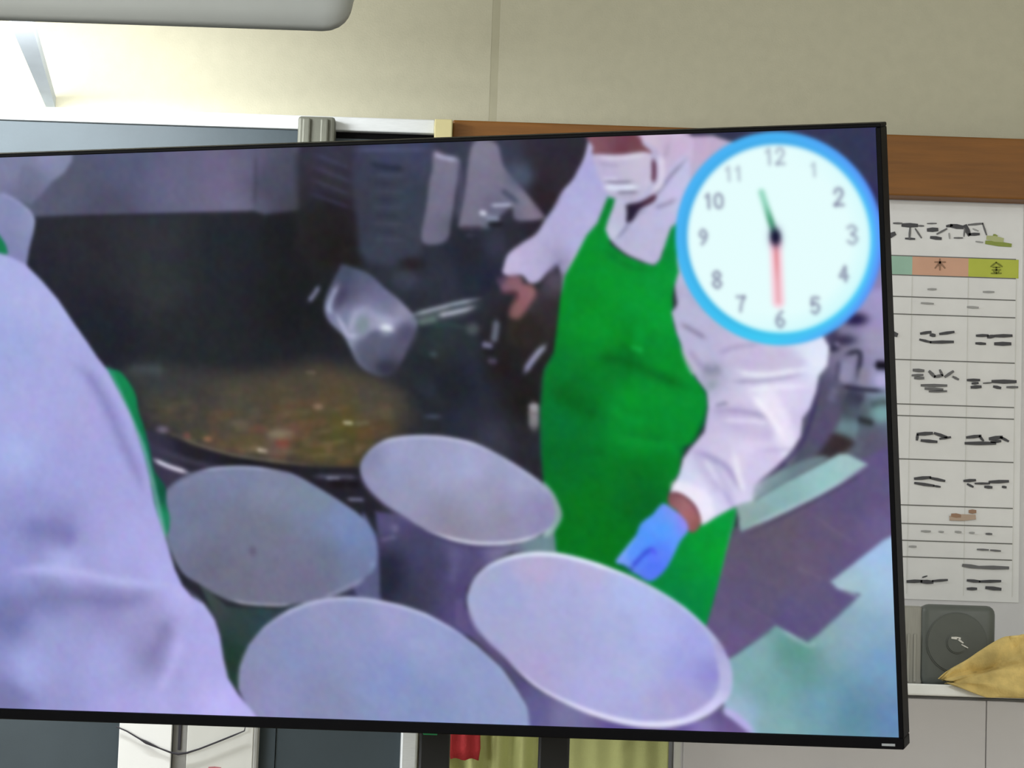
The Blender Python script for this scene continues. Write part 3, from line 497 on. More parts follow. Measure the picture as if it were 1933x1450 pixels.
('l',[(1415.7,546.4),(1515.2,556),(1524.2,575.3)],16,'009634',8,0.5),
('l',[(1540.3,364.8),(1561.7,412.6),(1589.2,455.7),(1593.6,489.1),(1565.1,550.2),(1542.6,565.6),(1536.7,604.1)],6,'00422c',4,0.6),
('l',[(1640.5,666),(1615.8,752.8),(1590.6,849.9),(1572.7,894)],4,'86a4a4',3,0.6),
('l',[(1522.8,812.2),(1564.7,768),(1592.2,709.7)],16,'008a30',10,0.5),
('l',[(1310.7,389.3),(1283.6,439.4),(1274.7,546.4),(1275,614.8)],6,'1c5a44',4,0.5),
('f',[(1800,292.8),(1952.1,276.6),(1939.4,612.1),(1747.2,631.9),(1687.2,670.5),(1670.2,613.2),(1781.8,499.2)],[(1854,368,'7c7498'),(1902,369,'a097c4'),(1816,368,'6a6288'),(1852,424,'857fa6'),(1908,443,'aaa2d4'),(1840,480,'3a394e'),(1887,500,'465460'),(1828,546,'6a838e'),(1906,486,'6c9ca4'),(1808,575,'3a3038'),(1903,332,'9c90c8'),(1914,294,'a198d0'),(1848,509,'42525e'),(1894,546,'5a5072'),(1812,452,'4c466a')],6,1,0),
('b',(1869.1,333.4),24,12,0,'261d4a',1),
('b',(1847.5,370),22,10,0,'302a4c',0.9),
('b',(1827.6,361.2),12,22,0,'3a3058',0.8),
('l',[(1829.8,378.3),(1838.4,381.2)],9,'c4b4e4',4,0.8),
('b',(1828.1,383.9),12,7,0,'2e264c',1),
('l',[(1900.3,345.1),(1910.1,387.6)],30,'9c94ba',10,0.8),
('l',[(1855.5,387.1),(1904.2,391.8)],8,'8a86a4',5,0.7),
('l',[(1846.4,396.9),(1875.4,392.9),(1867.7,441.1)],8,'2b2842',3.5,1),
('l',[(1854.7,406.9),(1844.4,446.7)],22,'8e8ab0',5,1),
('l',[(1837.5,403.9),(1829.9,446.6)],7,'4c4868',4,1),
('l',[(1883.1,415.7),(1878.8,452.6)],16,'88849e',5,1),
('l',[(1911.3,430.1),(1913.3,452.8)],20,'b4acde',6,0.9),
('l',[(1900.4,414.4),(1929,416)],15,'0e0b18',4,1),
('l',[(1838.4,450.9),(1872.9,456.8),(1918.7,460.7)],6,'1f1a32',3,1),
('l',[(1846.6,463.8),(1880.7,478.1)],26,'383850',10,1),
('l',[(1889,486.7),(1923.8,478.3)],10,'2a3036',8,0.8),
('b',(1908.6,501),18,16,0,'74a6ac',0.9),
('l',[(1865,509.4),(1896.4,518)],10,'23262c',5,1),
('l',[(1826.9,520.8),(1870,529.4)],26,'668490',10,1),
('f',[(1800,537.9),(1826.3,535.1),(1849.2,543.7),(1857.4,555.1),(1833.5,572.3),(1804.2,578.1),(1781.3,566.6)],[(1817,552,'3b2c30'),(1840,555,'352a2c'),(1799,567,'302c34')],6,1,1),
('l',[(1835,463.7),(1819.1,497.9),(1806.6,520.7),(1787.9,549.4),(1751.1,589.7),(1714.8,612.9)],36,[(1835,464,'5c5678'),(1807,521,'524a70'),(1751,590,'4a5068')],6,1),
('l',[(1829.7,452.3),(1816.9,480.7)],14,'77729a',6,0.6),
('f',[(1647,694.7),(1726.2,670.2),(1845,593.6),(1941.8,546.4),(1935.4,715.8),(1837.4,783.4),(1831.1,819.7),(1864.4,827.7),(1749.4,924),(1706.9,891.2),(1605.8,951.6),(1568.5,898.9),(1631.6,709.3)],[(1920,612,'5d5384'),(1842,660,'5a4f7e'),(1725,708,'62566e'),(1693,766,'5e5470'),(1761,765,'665878'),(1837,802,'5c5086'),(1737,881,'5a5084'),(1640,854,'5c527a'),(1627,912,'665488'),(1792,717,'605278'),(1666,709,'5c526c'),(1898,707,'6a5a90')],3,1,0),
('l',[(1741.1,775.2),(1798.3,798.3)],3,'7a6a8c',2.5,0.5),
('l',[(1774.2,679.3),(1858.5,735.5)],3,'76668c',3,0.5),
('l',[(1625.9,834.8),(1707.3,881.5)],3,'746694',3,0.4),
('f',[(1642.1,694.8),(1673.2,656.2),(1728.2,624.4),(1831.6,571.9),(1845.9,571.9),(1881.4,589.7),(1804.9,636.3),(1646.2,712)],[(1667,685,'82a6a8'),(1727,651,'84b2b6'),(1806,603,'92c4c8'),(1846,582,'9cc4c6')],3,1,0),
('l',[(1880.4,591.6),(1804.9,636.3),(1726,674.9),(1648.3,709.1)],6,'b2d4da',3,0.85),
('f',[(1674.6,624.6),(1739.2,593.9),(1788.2,576.7),(1807.2,582.3),(1728.2,624.4),(1678.3,651.4),(1668.8,646.7)],[(1699,627,'6d8c96'),(1768,592,'66808c')],4,1,1),
('l',[(1883,599.1),(1804.6,644.9),(1655.7,718.7)],3,'37304c',2.5,0.7),
('f',[(1945.3,704.3),(1904.7,725.5),(1805.9,801),(1819.9,812.3),(1858.8,823.1),(1758.7,912.2),(1702.4,881.6),(1610.9,946.6),(1585.4,961.9),(1598.6,1000.6),(1599,1098.4),(1930.6,1096.9)],[(1887,745,'9cc2ee'),(1904,801,'9cc2e6'),(1836,812,'a0c2d0'),(1834,879,'84a8c0'),(1794,889,'86acb4'),(1735,929,'5c9890'),(1666,940,'7cacb4'),(1683,998,'6fa6aa'),(1779,1025,'6a9cb4'),(1889,945,'6f9cc8'),(1846,1042,'5b8a9e'),(1904,1040,'6088b8'),(1752,967,'5f9a98'),(1871,897,'82a8c8'),(1631,1048,'94b4d4'),(1699,1076,'7cacb0')],3,1,0),
('l',[(1707.1,887.3),(1758.5,916.1),(1774.3,909)],7,'a8c4d4',4,0.7),
('l',[(1809.5,805.8),(1856.8,826.9)],7,'b4d0e0',4,0.6),
('l',[(1858.8,824),(1760.6,912.2)],4,'3a345e',3,0.5),
('l',[(1702.3,884.5),(1612,944.7)],4,'3c3658',3,0.5),
('b',(1735.4,929.1),40,22,0,'559488',0.5),
('b',(1843.1,1016.2),40,50,0,'5a88b0',0.4),
('f',[(1636.7,661.2),(1676.7,643.7),(1671.5,672.5),(1646.4,709.2)],'8aa8a8',4,1,0),
('f',[(1557.8,289),(1595.7,318),(1692.6,328.7),(1805.1,353.6),(1821.1,381.9),(1816,414.7),(1799.9,433.3),(1793.9,461.5),(1782.2,489.7),(1767,508.6),(1762.7,541.7),(1740.2,570.1),(1719.8,594),(1689.6,616),(1673.4,629.4),(1668.3,656.2),(1643.5,663.1),(1598.1,687.5),(1572.7,702.2),(1566.7,682.9),(1550.1,657),(1516,642.8),(1535.6,607),(1543.8,580),(1559.6,560.8),(1585.7,532.1),(1594.5,489.1),(1593.9,460.5),(1576.3,437.5),(1560.2,403),(1542.8,355.3),(1534.7,317.1)],[(1565,346,'b4b2d8'),(1602,384,'b8b4dc'),(1660,404,'c4bce0'),(1719,395,'c8c0e4'),(1795,405,'e4ecff'),(1801,382,'dfe6ff'),(1756,414,'d0d4f4'),(1733,518,'cfc4ec'),(1677,461,'c4bee6'),(1618,480,'c4bce2'),(1615,537,'c4b8e4'),(1683,537,'d0c4ea'),(1754,461,'d4c8f0'),(1612,594,'bcb6e4'),(1649,642,'cfc8f2'),(1570,657,'e6e2fc'),(1542,628,'ccd4f4'),(1581,623,'d8d4f6'),(1600,441,'9a9cba'),(1572,413,'bcb4d8'),(1691,584,'d0c8f0'),(1642,585,'bfb4e0')],3,1,0),
('l',[(1709.1,394.9),(1689.9,498.9),(1652,584.6),(1594.9,651.9)],86,'ece4f8',40,0.5),
('f',[(1651.1,386.8),(1738.6,382),(1775.7,414.3),(1707.7,427),(1649.8,417.1)],'c2b2da',9,0.6,1),
('f',[(1602.3,491),(1675.9,487.5),(1723.1,518),(1702.3,548.3),(1634.8,532.1)],'b8aad6',11,0.55,1),
('f',[(1687,456.2),(1717.9,459.2),(1752.9,544.5),(1731.8,586.3),(1709.5,517.9)],'f2f0ff',8,0.6,1),
('f',[(1528,621.5),(1582.6,640.4),(1596.6,678.8),(1574,696.4),(1552.1,657),(1521.1,640.8)],'f4eeff',5,0.7,1),
('f',[(1559.4,565.6),(1598.3,577),(1634.7,642.1),(1619.1,661.4),(1581.6,618.3)],'b4aadc',9,0.55,1),
('f',[(1730.9,560.7),(1672.4,565.5),(1650.7,613.3),(1668.5,651.4),(1699.9,603.5)],'c8bce8',9,0.5,1),
('l',[(1549.6,336.3),(1574.5,350.9),(1598.4,365.4)],7,'7c7494',5,0.8),
('l',[(1586.3,412.8),(1605.5,422.5),(1620.6,413.1)],16,'7e80a0',9,0.8),
('l',[(1599.7,441.4),(1608.9,455.8)],18,'8c9cac',8,0.7),
('l',[(1607.5,485.3),(1632.3,479.7)],5,'7a7698',3.5,0.8),
('l',[(1638.9,441.7),(1697.4,440.2),(1775.1,429.4)],6,'9a90bc',5,0.8),
('l',[(1649.5,422.8),(1697.8,430.7),(1785.1,419.1)],7,'f0f4ff',5,0.8),
('l',[(1667.4,459),(1706.5,453.5),(1783.8,450.2)],6,'ecf0ff',5,0.8),
('l',[(1602.2,493.9),(1656,495),(1713.8,508.5)],7,'9c8ebe',5,0.7),
('l',[(1616.1,511.1),(1674.7,513.1),(1703.7,517.9)],6,'f0ecff',5,0.7),
('l',[(1676.8,465.6),(1704.5,498.9),(1736.4,546.4)],11,'f6f2ff',6,0.9),
('l',[(1564.3,565.6),(1622.1,594.2),(1649.4,642)],10,'9c90c6',6,0.85),
('l',[(1583.4,579.9),(1601.6,613.5),(1619.1,661.4)],8,'eceaff',6,0.6),
('l',[(1638.2,565.5),(1645.8,613.3),(1654.3,642)],9,'f0f0ff',6,0.7),
('l',[(1691.9,565.5),(1750.2,563.5)],6,'b4a4d6',5,0.6),
('l',[(1591.7,613.5),(1624.4,651.7),(1633.4,670.9)],7,'a89cd4',6,0.6),
('l',[(1616.7,392.2),(1651.4,380.2),(1700.2,375.9)],6,'a096c0',5,0.8),
('l',[(1563.1,384),(1590.8,422.3)],8,'948cb0',6,0.6),
('l',[(1548.7,374.4),(1561.7,412.6),(1572.6,431.7)],6,'dfe0f4',4,0.7),
('l',[(1803.5,439),(1787.8,494.5),(1766.3,546.4),(1727.7,590.1),(1679.5,624.6)],8,'372b60',4,0.8),
('f',[(1512.8,647.6),(1526,640.8),(1545.5,650.3),(1563.5,666.6),(1572.1,695.4),(1559.3,713.9),(1545.6,710.1),(1531.1,679.3),(1513,664)],[(1535,662,'b0707c'),(1549,686,'b46a6e'),(1560,705,'8c4c4e'),(1521,650,'6e3c48')],3,1,1),
('l',[(1516.9,644.7),(1540.6,648.4),(1561.4,669.5),(1570.1,694.5)],4,'6e3c4c',3,0.8),
('f',[(1504.5,662.7),(1521.6,673.3),(1538.4,688.1),(1546.6,700.8),(1546,713.6),(1532,730.8),(1520,752.3),(1507.9,773.9),(1493.8,791.3),(1475.5,804.4),(1462.2,803.6),(1447.2,794.1),(1434.1,787.8),(1421.3,777.3),(1408.1,773.1),(1409.7,764.5),(1429.7,742.7),(1446.3,723.2),(1458.5,699.5),(1481.5,682.1),(1493.2,669.2)],[(1502,706,'4aaaff'),(1493,680,'5a96ff'),(1538,701,'8a86fa'),(1513,676,'8490f8'),(1445,745,'4f98f8'),(1417,766,'7ea8ff'),(1477,776,'5070fc'),(1500,755,'5a84ff'),(1454,794,'5c74ec'),(1470,732,'4ea4fc'),(1519,733,'5a9cff'),(1482,753,'5668f4')],3,1,1),
('l',[(1480.8,742.1),(1464.7,753),(1448.5,768.3),(1434.4,783.5)],7,'3440cc',3.5,0.85),
('l',[(1482.8,746.4),(1475.8,752.9)],12,'5456f0',5,0.7),
('l',[(1521.5,675.4),(1536.1,692.4),(1541.8,709.4)],6,'9a84f8',4,0.7),
('l',[(1450.8,721),(1432,742.7),(1415.3,764.4)],5,'84b4ff',3,0.6),
('l',[(1408,775.3),(1432.1,783.6),(1438.6,787.8)],6,'0c4a4c',4,0.6),
('f',[(567,822.3),(624.9,867.6),(724,870.9),(835.8,828.3),(946.6,776.2),(944.4,897),(833.8,858.7),(697.8,932.8),(648.6,1036.9),(614.4,1017.2),(605.7,903.9)],[(593,853,'3a4648'),(668,882,'2a3e40'),(768,870,'2a3442'),(629,965,'1f3a30'),(700,902,'2a4450'),(856,848,'2c2e48'),(899,858,'33335a')],3,1,0),
('f',[(914.7,687.7),(931,709.6),(943.7,742.7),(941.9,842.6),(898.8,846.1),(888.8,815.6),(926.2,787.3)],[(928,760,'5a6298'),(931,801,'50527e'),(924,829,'565a88')],4,1,1),
('l',[(943.7,742.7),(941.9,842.6)],5,'6a6ea4',3,1),
('f',[(509.6,648.6),(536,625.8),(577.3,607.4),(626.7,599.7),(687.5,598.1),(735.5,602.7),(774,610.9),(817.4,632.9),(869,663.1),(911.6,690.5),(933.3,720.7),(939.7,759.4),(930.2,792.8),(910,808.3),(848.7,838.6),(787.6,856.4),(729.9,863.7),(666.3,861.4),(621.1,851.5),(570.8,826.2),(538.2,806.9),(518.8,775.9),(507.8,736.3),(505.2,688.2)],[(727,636,'7c84a4'),(575,637,'747c9c'),(572,679,'6e7698'),(661,721,'70738f'),(720,734,'70748e'),(873,699,'7488bc'),(900,732,'6e84bc'),(907,765,'6a7aa6'),(831,658,'7487a2'),(595,792,'696a86'),(745,818,'706f8e'),(838,775,'67728e'),(539,708,'6d789c'),(654,819,'6c7086'),(805,817,'6e6c90'),(637,623,'747ea6')],3,1,1),
('b',(685.5,759.7),8,10,0,'5c5474',0.7),
('l',[(525.9,637.2),(576.4,620),(643.8,617)],8,'7f88ac',6,0.6),
('l',[(512.9,645.7),(539.1,625.3),(577.2,608.2)],4,'5a6078',3,0.7),
('l',[(583.4,607.4),(626.7,600.2),(687.5,598.9),(753.4,605.4)],4.5,'b0b8dc',2.5,0.9),
('l',[(753.4,605.4),(788.5,617.8),(846.1,649.4),(908.8,687.7)],4,'8a94c0',3,0.7),
('l',[(570.6,827.7),(621.1,851.5),(633.2,854.1)],4,'6a7684',3,0.7),
('l',[(627.2,853.1),(666.3,860.9),(729.9,863.1),(760.3,859.7)],4,'b2b6c8',2.5,0.85),
('l',[(818,850.3),(848.7,838.6),(888.5,821.2),(913.1,806.9)],8,'9094bc',4,0.85),
('l',[(923.7,779),(935.2,784.4)],10,'8494c0',5,0.6),
('l',[(817.9,851.7),(778.4,859.4)],5,'8a8aac',3,0.7),
('f',[(940.8,681.5),(990.3,686.6),(1029.7,711),(1112.2,737.6),(1212.4,740.6),(1292,713.9),(1294,754.5),(1205.9,755.6),(1140.9,789.3),(1115.7,825.3),(1110.9,858.4),(1139.6,912.9),(1058.3,914.7),(988.4,860.7),(939.7,839.3),(943.2,736.7)],[(968,709,'5c5888'),(984,692,'4a4272'),(967,736,'3e3c60'),(964,778,'1e2036'),(962,814,'1c2034'),(1024,763,'40426a'),(1035,818,'3e3c58'),(1097,757,'5c568a'),(1087,818,'4d467a'),(1137,762,'4b4478'),(1172,753,'7a74a2'),(1004,846,'34364e'),(1104,872,'524a84'),(1269,741,'6a8a94'),(1066,777,'3c3a60'),(1110,831,'4a3f72')],4,1,0),
('l',[(974.5,706),(982.4,719.8)],12,'7a76a4',6,0.6),
('l',[(946.1,736.7),(981.9,728)],5,'8a86b0',4,0.5),
('l',[(1097.3,746),(1091.8,790),(1084.4,817.6)],18,'5e588e',8,0.7),
('f',[(1275.6,624.9),(1294.3,643.7),(1306.9,673.3),(1307.2,692.2),(1290.4,716.7),(1270.2,725),(1283.4,689.7),(1282.3,657.2)],[(1299,668,'88a4a8'),(1300,690,'7c9c9a'),(1282,717,'9cc0c0')],4,1,1),
('f',[(917.1,590.7),(933.2,568.7),(963.7,549.5),(1002.2,540.7),(1051.7,538),(1097.7,541.8),(1146,552.1),(1187.8,571.1),(1229.1,595.3),(1267.3,622.2),(1285.9,643.7),(1294.3,670.6),(1293.1,692.3),(1279.4,711.3),(1253.1,726.5),(1206.9,737.9),(1149.4,742.1),(1112.2,737.1),(1069.4,726.6),(1029.7,710.5),(990.3,686.6),(956.5,664.9),(928.8,637.5),(916.3,612.7)],[(990,599,'9098c6'),(1076,612,'9aa2ce'),(1135,598,'a2a6d4'),(1072,680,'8a88a6'),(1187,693,'8d89a8'),(1244,679,'908cba'),(1233,630,'9ea4ce'),(941,580,'8084ac'),(1016,640,'9496bc'),(1100,708,'8a869e'),(992,566,'9a9ecc'),(1160,653,'9698bc'),(958,640,'8c8eb8'),(1267,684,'8884b8')],3,1,1),
('l',[(933,571.4),(963.6,550.8),(1002.1,542.6),(1051.6,540.7),(1097.6,544.5),(1145.8,555.4),(1187.5,575.1)],5,'c6cae8',3,0.85),
('l',[(1187.5,575.1),(1228.9,599.4),(1267.1,624.9),(1288.3,651.8)],6,'b4bcd8',4,0.6),
('l',[(918,599),(918.1,621),(934.2,645.7),(962,670.3),(998.6,694.8),(1035.3,715.1)],5,'6a5c92',4,0.6),
('l',[(1038.2,715.1),(1075.2,727.6),(1112.3,736.2),(1155.2,739.9),(1206.9,737.1),(1250.2,726.6),(1282.3,710)],6,'d8dcf0',2.5,0.9),
('l',[(1029.2,719.3),(1111.8,743.6),(1154.9,746.7),(1206.5,744.2)],5,'3a2c5c',4,0.5),
('f',[(636.4,1028.3),(643,985.1),(663.8,941.7),(699.9,904.7),(754.9,871.5),(812.2,851.9),(868.2,844.7),(923.1,847.7),(980.8,858),(1030.9,873.8),(1083.5,900.1),(1128.9,931.2),(1173.5,971.8),(1204.5,1015.9),(1222.7,1047.4),(1234.3,1079.1),(1238.5,1123.9),(644.4,1144.2),(653.5,1064.2)],[(749,963,'808ec4'),(893,894,'8b92c8'),(1028,924,'939ed4'),(956,990,'8092ce'),(1126,986,'8b9ace'),(813,1053,'8189b6'),(1020,1047,'8092c6'),(708,1046,'8b8dc2'),(1190,1042,'8c9acc'),(697,948,'868cba'),(824,879,'8e94c4'),(962,877,'9a9cd2'),(660,1014,'8486b4')],3,1,0),
('l',[(665.5,941.6),(701.6,905.3),(754.8,873.5),(812,854.2),(868,847.3),(923,850.3),(980.6,860.9),(1030.7,876.7),(1083.3,903.3),(1128.7,934.4)],6,'c2c6ec',3,0.85),
('l',[(1128.7,934.4),(1173.3,975),(1204.3,1019.1),(1222.6,1050.6),(1234,1085.6)],7,'a4acd8',5,0.6),
('l',[(637.7,1024.9),(644.1,985.1),(664.8,941.7)],6,'9aa4bc',4,0.5),
('f',[(1103.5,842.9),(1113.1,893.6),(1172.7,949.3),(1217.1,993.1),(1250.1,1016.1),(1358.8,1062.2),(1464.7,1078.2),(1559.1,1057.5),(1587,1037.6),(1618.8,1058.6),(1659,1089.6),(1226.6,1103.8),(1220.7,1040.9),(1186.5,981.9),(1133.1,929.2),(1087.9,894.1),(1090.5,849.1)],[(1113,894,'5c5086'),(1148,935,'564a78'),(1236,1040,'5c5892'),(1297,1060,'7672a6'),(1228,1071,'5e5c98'),(1419,1078,'5c4c96'),(1540,1070,'8a7cc8'),(1586,1054,'5a4a80'),(1525,1076,'5a4890'),(1564,1072,'8478c0'),(1615,1073,'6a5490'),(1202,994,'4e4678')],3.5,1,0),
('f',[(1113.8,854.7),(1118.6,827.7),(1134.2,800.5),(1160.5,779.3),(1198.8,763.9),(1245.8,755.3),(1295.1,756.2),(1343.6,765.9),(1391.6,780),(1442.2,798.9),(1492.2,824.4),(1535.8,852.9),(1573.1,887.2),(1598.4,918.7),(1614.6,953.4),(1617.6,985.4),(1609.5,1014.9),(1588.5,1036.1),(1559.3,1054.6),(1510.4,1070.2),(1464.8,1075.8),(1413.3,1071.5),(1359,1058.3),(1304.6,1039.1),(1250.2,1013.7),(1214.3,987.2),(1178.8,952.1),(1146,922.9),(1122.6,893.4)],[(1189,773,'c8d4f4'),(1313,762,'d4e0ff'),(1605,971,'b4b4e8'),(1603,942,'a8a8dc'),(1480,1072,'e0e0ff'),(1299,1033,'d8d4fc'),(1135,893,'8884b8'),(1123,834,'a8b0d8'),(1536,856,'b4ccec'),(1572,1042,'d0ccfa')],3,1,1),
('f',[(1118.1,851.6),(1123.3,827.6),(1138.8,803.5),(1165,782.8),(1201.6,768.6),(1245.5,761),(1294.7,762.1),(1343.3,771.8),(1391.3,785.8),(1438.9,804.2),(1489,829.7),(1532.6,858.2),(1567,890.2),(1584.7,924.9),(1590.9,965.7),(1585.7,1000.9),(1564.9,1030.9),(1535.5,1049.4),(1504.9,1060.7),(1465.3,1065.7),(1416.8,1063.4),(1362.4,1051.7),(1307.9,1033.9),(1253.5,1009.4),(1217.7,982.6),(1182.1,949),(1149.3,919.8),(1127.5,890.3)],[(1186,832,'99a5de'),(1310,830,'a5a9e2'),(1432,828,'a9b5f0'),(1181,907,'a1a5d4'),(1305,919,'a4a7da'),(1398,903,'a5ade2'),(1488,901,'a9b1f2'),(1362,1007,'a9a9e6'),(1440,975,'a9b1e6'),(1531,958,'9b9fe6'),(1575,972,'8a86da'),(1482,1033,'a7a3da'),(1240,974,'a9a1d6'),(1156,809,'a2a8d0'),(1250,781,'b4a8d4'),(1358,785,'b4b0de'),(1543,1026,'a49cd8'),(1566,920,'a0a4ec'),(1448,813,'acc0f4')],4,1,1),
('l',[(1157.2,782.9),(1198.7,766),(1245.6,757.7),(1294.9,758.6),(1343.5,768.3),(1391.5,782.9),(1442.1,801.2)],7,'e2eeff',3,0.85),
('l',[(1250.2,1013.7),(1304.6,1037.9),(1359,1057.1),(1413.5,1069.1),(1465,1072.8),(1513.6,1066.6),(1559.4,1051),(1588.7,1031.6)],8.5,'e0e0ff',3,0.9),
('l',[(1114.9,863.6),(1123.2,893.4),(1147.5,924.4),(1180.3,953.6),(1217.4,988.6)],6,'6a5c92',4,0.6),
('l',[(1590,1035.4),(1613.4,1047),(1636.3,1065.4),(1656.2,1083.8)],14,'b8aaee',5,0.9),
('l',[(1589.7,913.1),(1603.7,933.2)],8,'9c94c4',6,0.5),
('l',[(1591.8,965.6),(1587.2,1000.9),(1566.4,1030.8)],5,'8c88cc',4,0.6),
('f',[(-165.9,-29.2),(364,-12.5),(359.8,12.5),(342.4,33.1),(313.8,50.5),(291.7,72.1),(267.4,90.7),(222.6,79.4),(-174,58.6)],[(227,24,'7a7da6'),(282,46,'696d90'),(330,25,'7c82a8'),(-28,26,'7a7da6'),(308,6,'868cb4'),(258,70,'62668a')],4,1,0),
('l',[(256.5,14.4),(244.4,64.7)],5,'646890',4,0.6),
('f',[(-173.7,55.5),(212,67.9),(244.8,87.1),(264,103.8),(272.9,121.3),(266.3,146.5),(255.9,176.8),(246.1,212.3),(210.5,227),(-186.9,199)],[(220,115,'7f87b8'),(253,126,'8890c0'),(216,156,'7a82b4'),(242,187,'7c80b4'),(-38,129,'7f87b8')],3.5,1,0),
('l',[(244.6,90.1),(263.7,107.9),(269.1,126.3),(262.1,156.6)],4,'a4acd2',3,0.6),
('l',[(200.4,69.7),(228.2,80.6),(250,93.3)],4,'a0a2d0',3,0.6),
('f',[(130.2,82.1),(193.8,150),(207.6,177.9),(197.7,185.9),(122.4,174.1)],'0f7a4c',3,1,1),
('f',[(414.6,410.4),(433.3,416.7),(452.7,442.2),(461.4,461.6),(464.9,490.2),(474.7,523.9),(483.9,565.8),(489.9,605.6),(510.1,636.2),(510.9,670),(515.6,698.7),(507.6,730.6),(485.9,720.5),(464.3,618),(422.8,495.2),(400.9,413.4)],[(443,449,'108450'),(453,465,'0e7c4a'),(466,516,'0a7048'),(487,618,'085c3c'),(509,648,'0c4c3c'),(505,700,'188a5c'),(511,720,'1e7c54')],3,1,1),
('l',[(410.7,403.2),(440.5,485),(468.9,556.6),(484.1,623.1),(493.4,679.4),(503.1,730.7),(512.1,761.4)],8,'86c0c4',4,0.7),
('f',[(-184,167.7),(191,183.7),(219,193.4),(246.5,207.2),(278.3,238.4),(309.6,274.6),(340.1,320.9),(365.6,356.9),(385.9,387.7),(406.5,413.4),(425.9,454.3),(445.4,495.2),(459.2,536.1),(470.7,577),(478.9,618),(485.2,669.2),(495.6,710.2),(506.5,746),(519.5,797.3),(533,828),(550.6,848.3),(575.2,863.3),(595.3,893.9),(604.3,924.6),(608.8,970.9),(616.3,1006.8),(635.3,1037.3),(660.9,1067.6),(686.2,1102.9),(-273.4,1138.9)],[(-53,306,'a0a8e6'),(-90,726,'8a90d4'),(-119,1048,'9098d8'),(242,268,'a8aeea'),(200,360,'9aa6e6'),(310,413,'a3a5e6'),(235,495,'a5a5e8'),(348,516,'a4a1e2'),(205,578,'a3b1f0'),(411,577,'9fa1e6'),(271,619,'9b9fe4'),(220,681,'9095da'),(380,680,'a19fe2'),(274,723,'7e7ec2'),(216,723,'8084c6'),(444,742,'a9a7ec'),(281,785,'aaaef0'),(395,784,'a4a4e8'),(484,808,'acacf2'),(165,787,'8e92da'),(252,859,'7c80be'),(366,867,'8c88c6'),(156,897,'6a70b0'),(446,855,'9694d0'),(526,854,'b2b0f6'),(246,932,'969ada'),(357,982,'9fa3e6'),(487,917,'8e8ac4'),(455,969,'8886be'),(531,936,'aaa6ee'),(572,987,'aba6ee'),(194,997,'9da5ea'),(136,1067,'7474b0'),(235,1070,'9292d2'),(465,1063,'a9a7ec'),(600,1059,'bab2fc'),(373,1076,'a5a1e8'),(588,915,'aca8ec'),(355,270,'b0b4f0')],3,1,0),
('l',[(333.7,402.6),(366,425.4),(401,484.9),(424.6,546.3),(449.7,602.7),(464.2,648.8)],19,'8480c4',12,0.9),
('l',[(390.4,403.1),(425.2,464.5),(448.7,525.9)],10,'b4b4ee',8,0.5),
('l',[(198.9,723.4),(262.4,724.8),(318.4,743)],34,'7474b6',18,0.75),
('l',[(162.9,807.6),(267.9,800.9),(392.5,819.9),(515.9,831.4)],16,'b6b8f8',10,0.8),
('l',[(131.7,903),(180.7,875.7),(275,856.2),(389.3,861.5),(463.9,849.8)],30,'7878b4',15,0.85),
('l',[(500,895.7),(473.9,942.9),(441.7,995.7)],24,'807cb8',12,0.85),
('l',[(525.9,926.2),(498.8,989.1),(466.6,1042)],20,'b6b0f6',11,0.75),
('l',[(120.3,1041.1),(154.5,1052.9),(211.6,1070.3)],20,'7478b8',14,0.6),
('l',[(538.4,831),(575,865.4),(597.9,904.1),(606.5,970.9),(617.2,1008.9)],6,'b4b2f0',4,0.5),
('g',[(-158.3,-111.5),(2000.9,-33.8),(1958.2,1124.8),(-279.4,1204.7)],5,7,1),
('c',1736.3,189.8,188.3),
('n',[('12',1736.3,44.9,26.3,0.5),('11',1660.5,72.8,23.4,0.42),('10',1621.6,120,24.4,0.75),('9',1600,183.6,25.6,0.72),('8',1621.6,259.7,28.8,0.8),('7',1663.9,303.3,25.6,0.7),('6',1734.1,331.4,28.1,0.72),('5',1799.1,308.2,26.9,0.75),('4',1851.9,253.3,25,0.8),('3',1870.5,185.3,31.3,0.62),('2',1848.7,118.8,28.1,0.8),('1',1806.2,70,21.9,0.4)]),
('h',[(1731.7,183.6),(1710.2,107.3),(1732,197.8),(1732.2,300.1)]),
]

# ---- painter: evaluates the picture list on the video frame (1920 x 1080 video units)
def hexcol(h): return np.array([int(h[i:i + 2], 16) for i in (0, 2, 4)], dtype=np.float32) / 255
def spline(pts, closed, n=7):
    p = np.array(pts, dtype=np.float64); m = len(p); out = []
    for i in range(m if closed else m - 1):
        if closed: a, b, c, d = p[i - 1], p[i], p[(i + 1) % m], p[(i + 2) % m]
        else: a, b, c, d = p[max(i - 1, 0)], p[i], p[i + 1], p[min(i + 2, m - 1)]
        for k in range(n):
            t = k / n
            out.append(.5 * (2 * b + (c - a) * t + (2 * a - 5 * b + 4 * c - d) * t * t + (3 * b - a - 3 * c + d) * t ** 3))
    if not closed: out.append(p[-1])
    return np.array(out)
def value_noise(x, y, seed):
    rs = np.random.RandomState(seed); tab = rs.rand(256, 256).astype(np.float32)
    xi, yi = np.floor(x).astype(int), np.floor(y).astype(int); fx, fy = x - xi, y - yi
    fx, fy = fx * fx * (3 - 2 * fx), fy * fy * (3 - 2 * fy)
    g = lambda a, b: tab[a % 256, b % 256]
    return (g(xi, yi) * (1 - fx) + g(xi + 1, yi) * fx) * (1 - fy) + (g(xi, yi + 1) * (1 - fx) + g(xi + 1, yi + 1) * fx) * fy
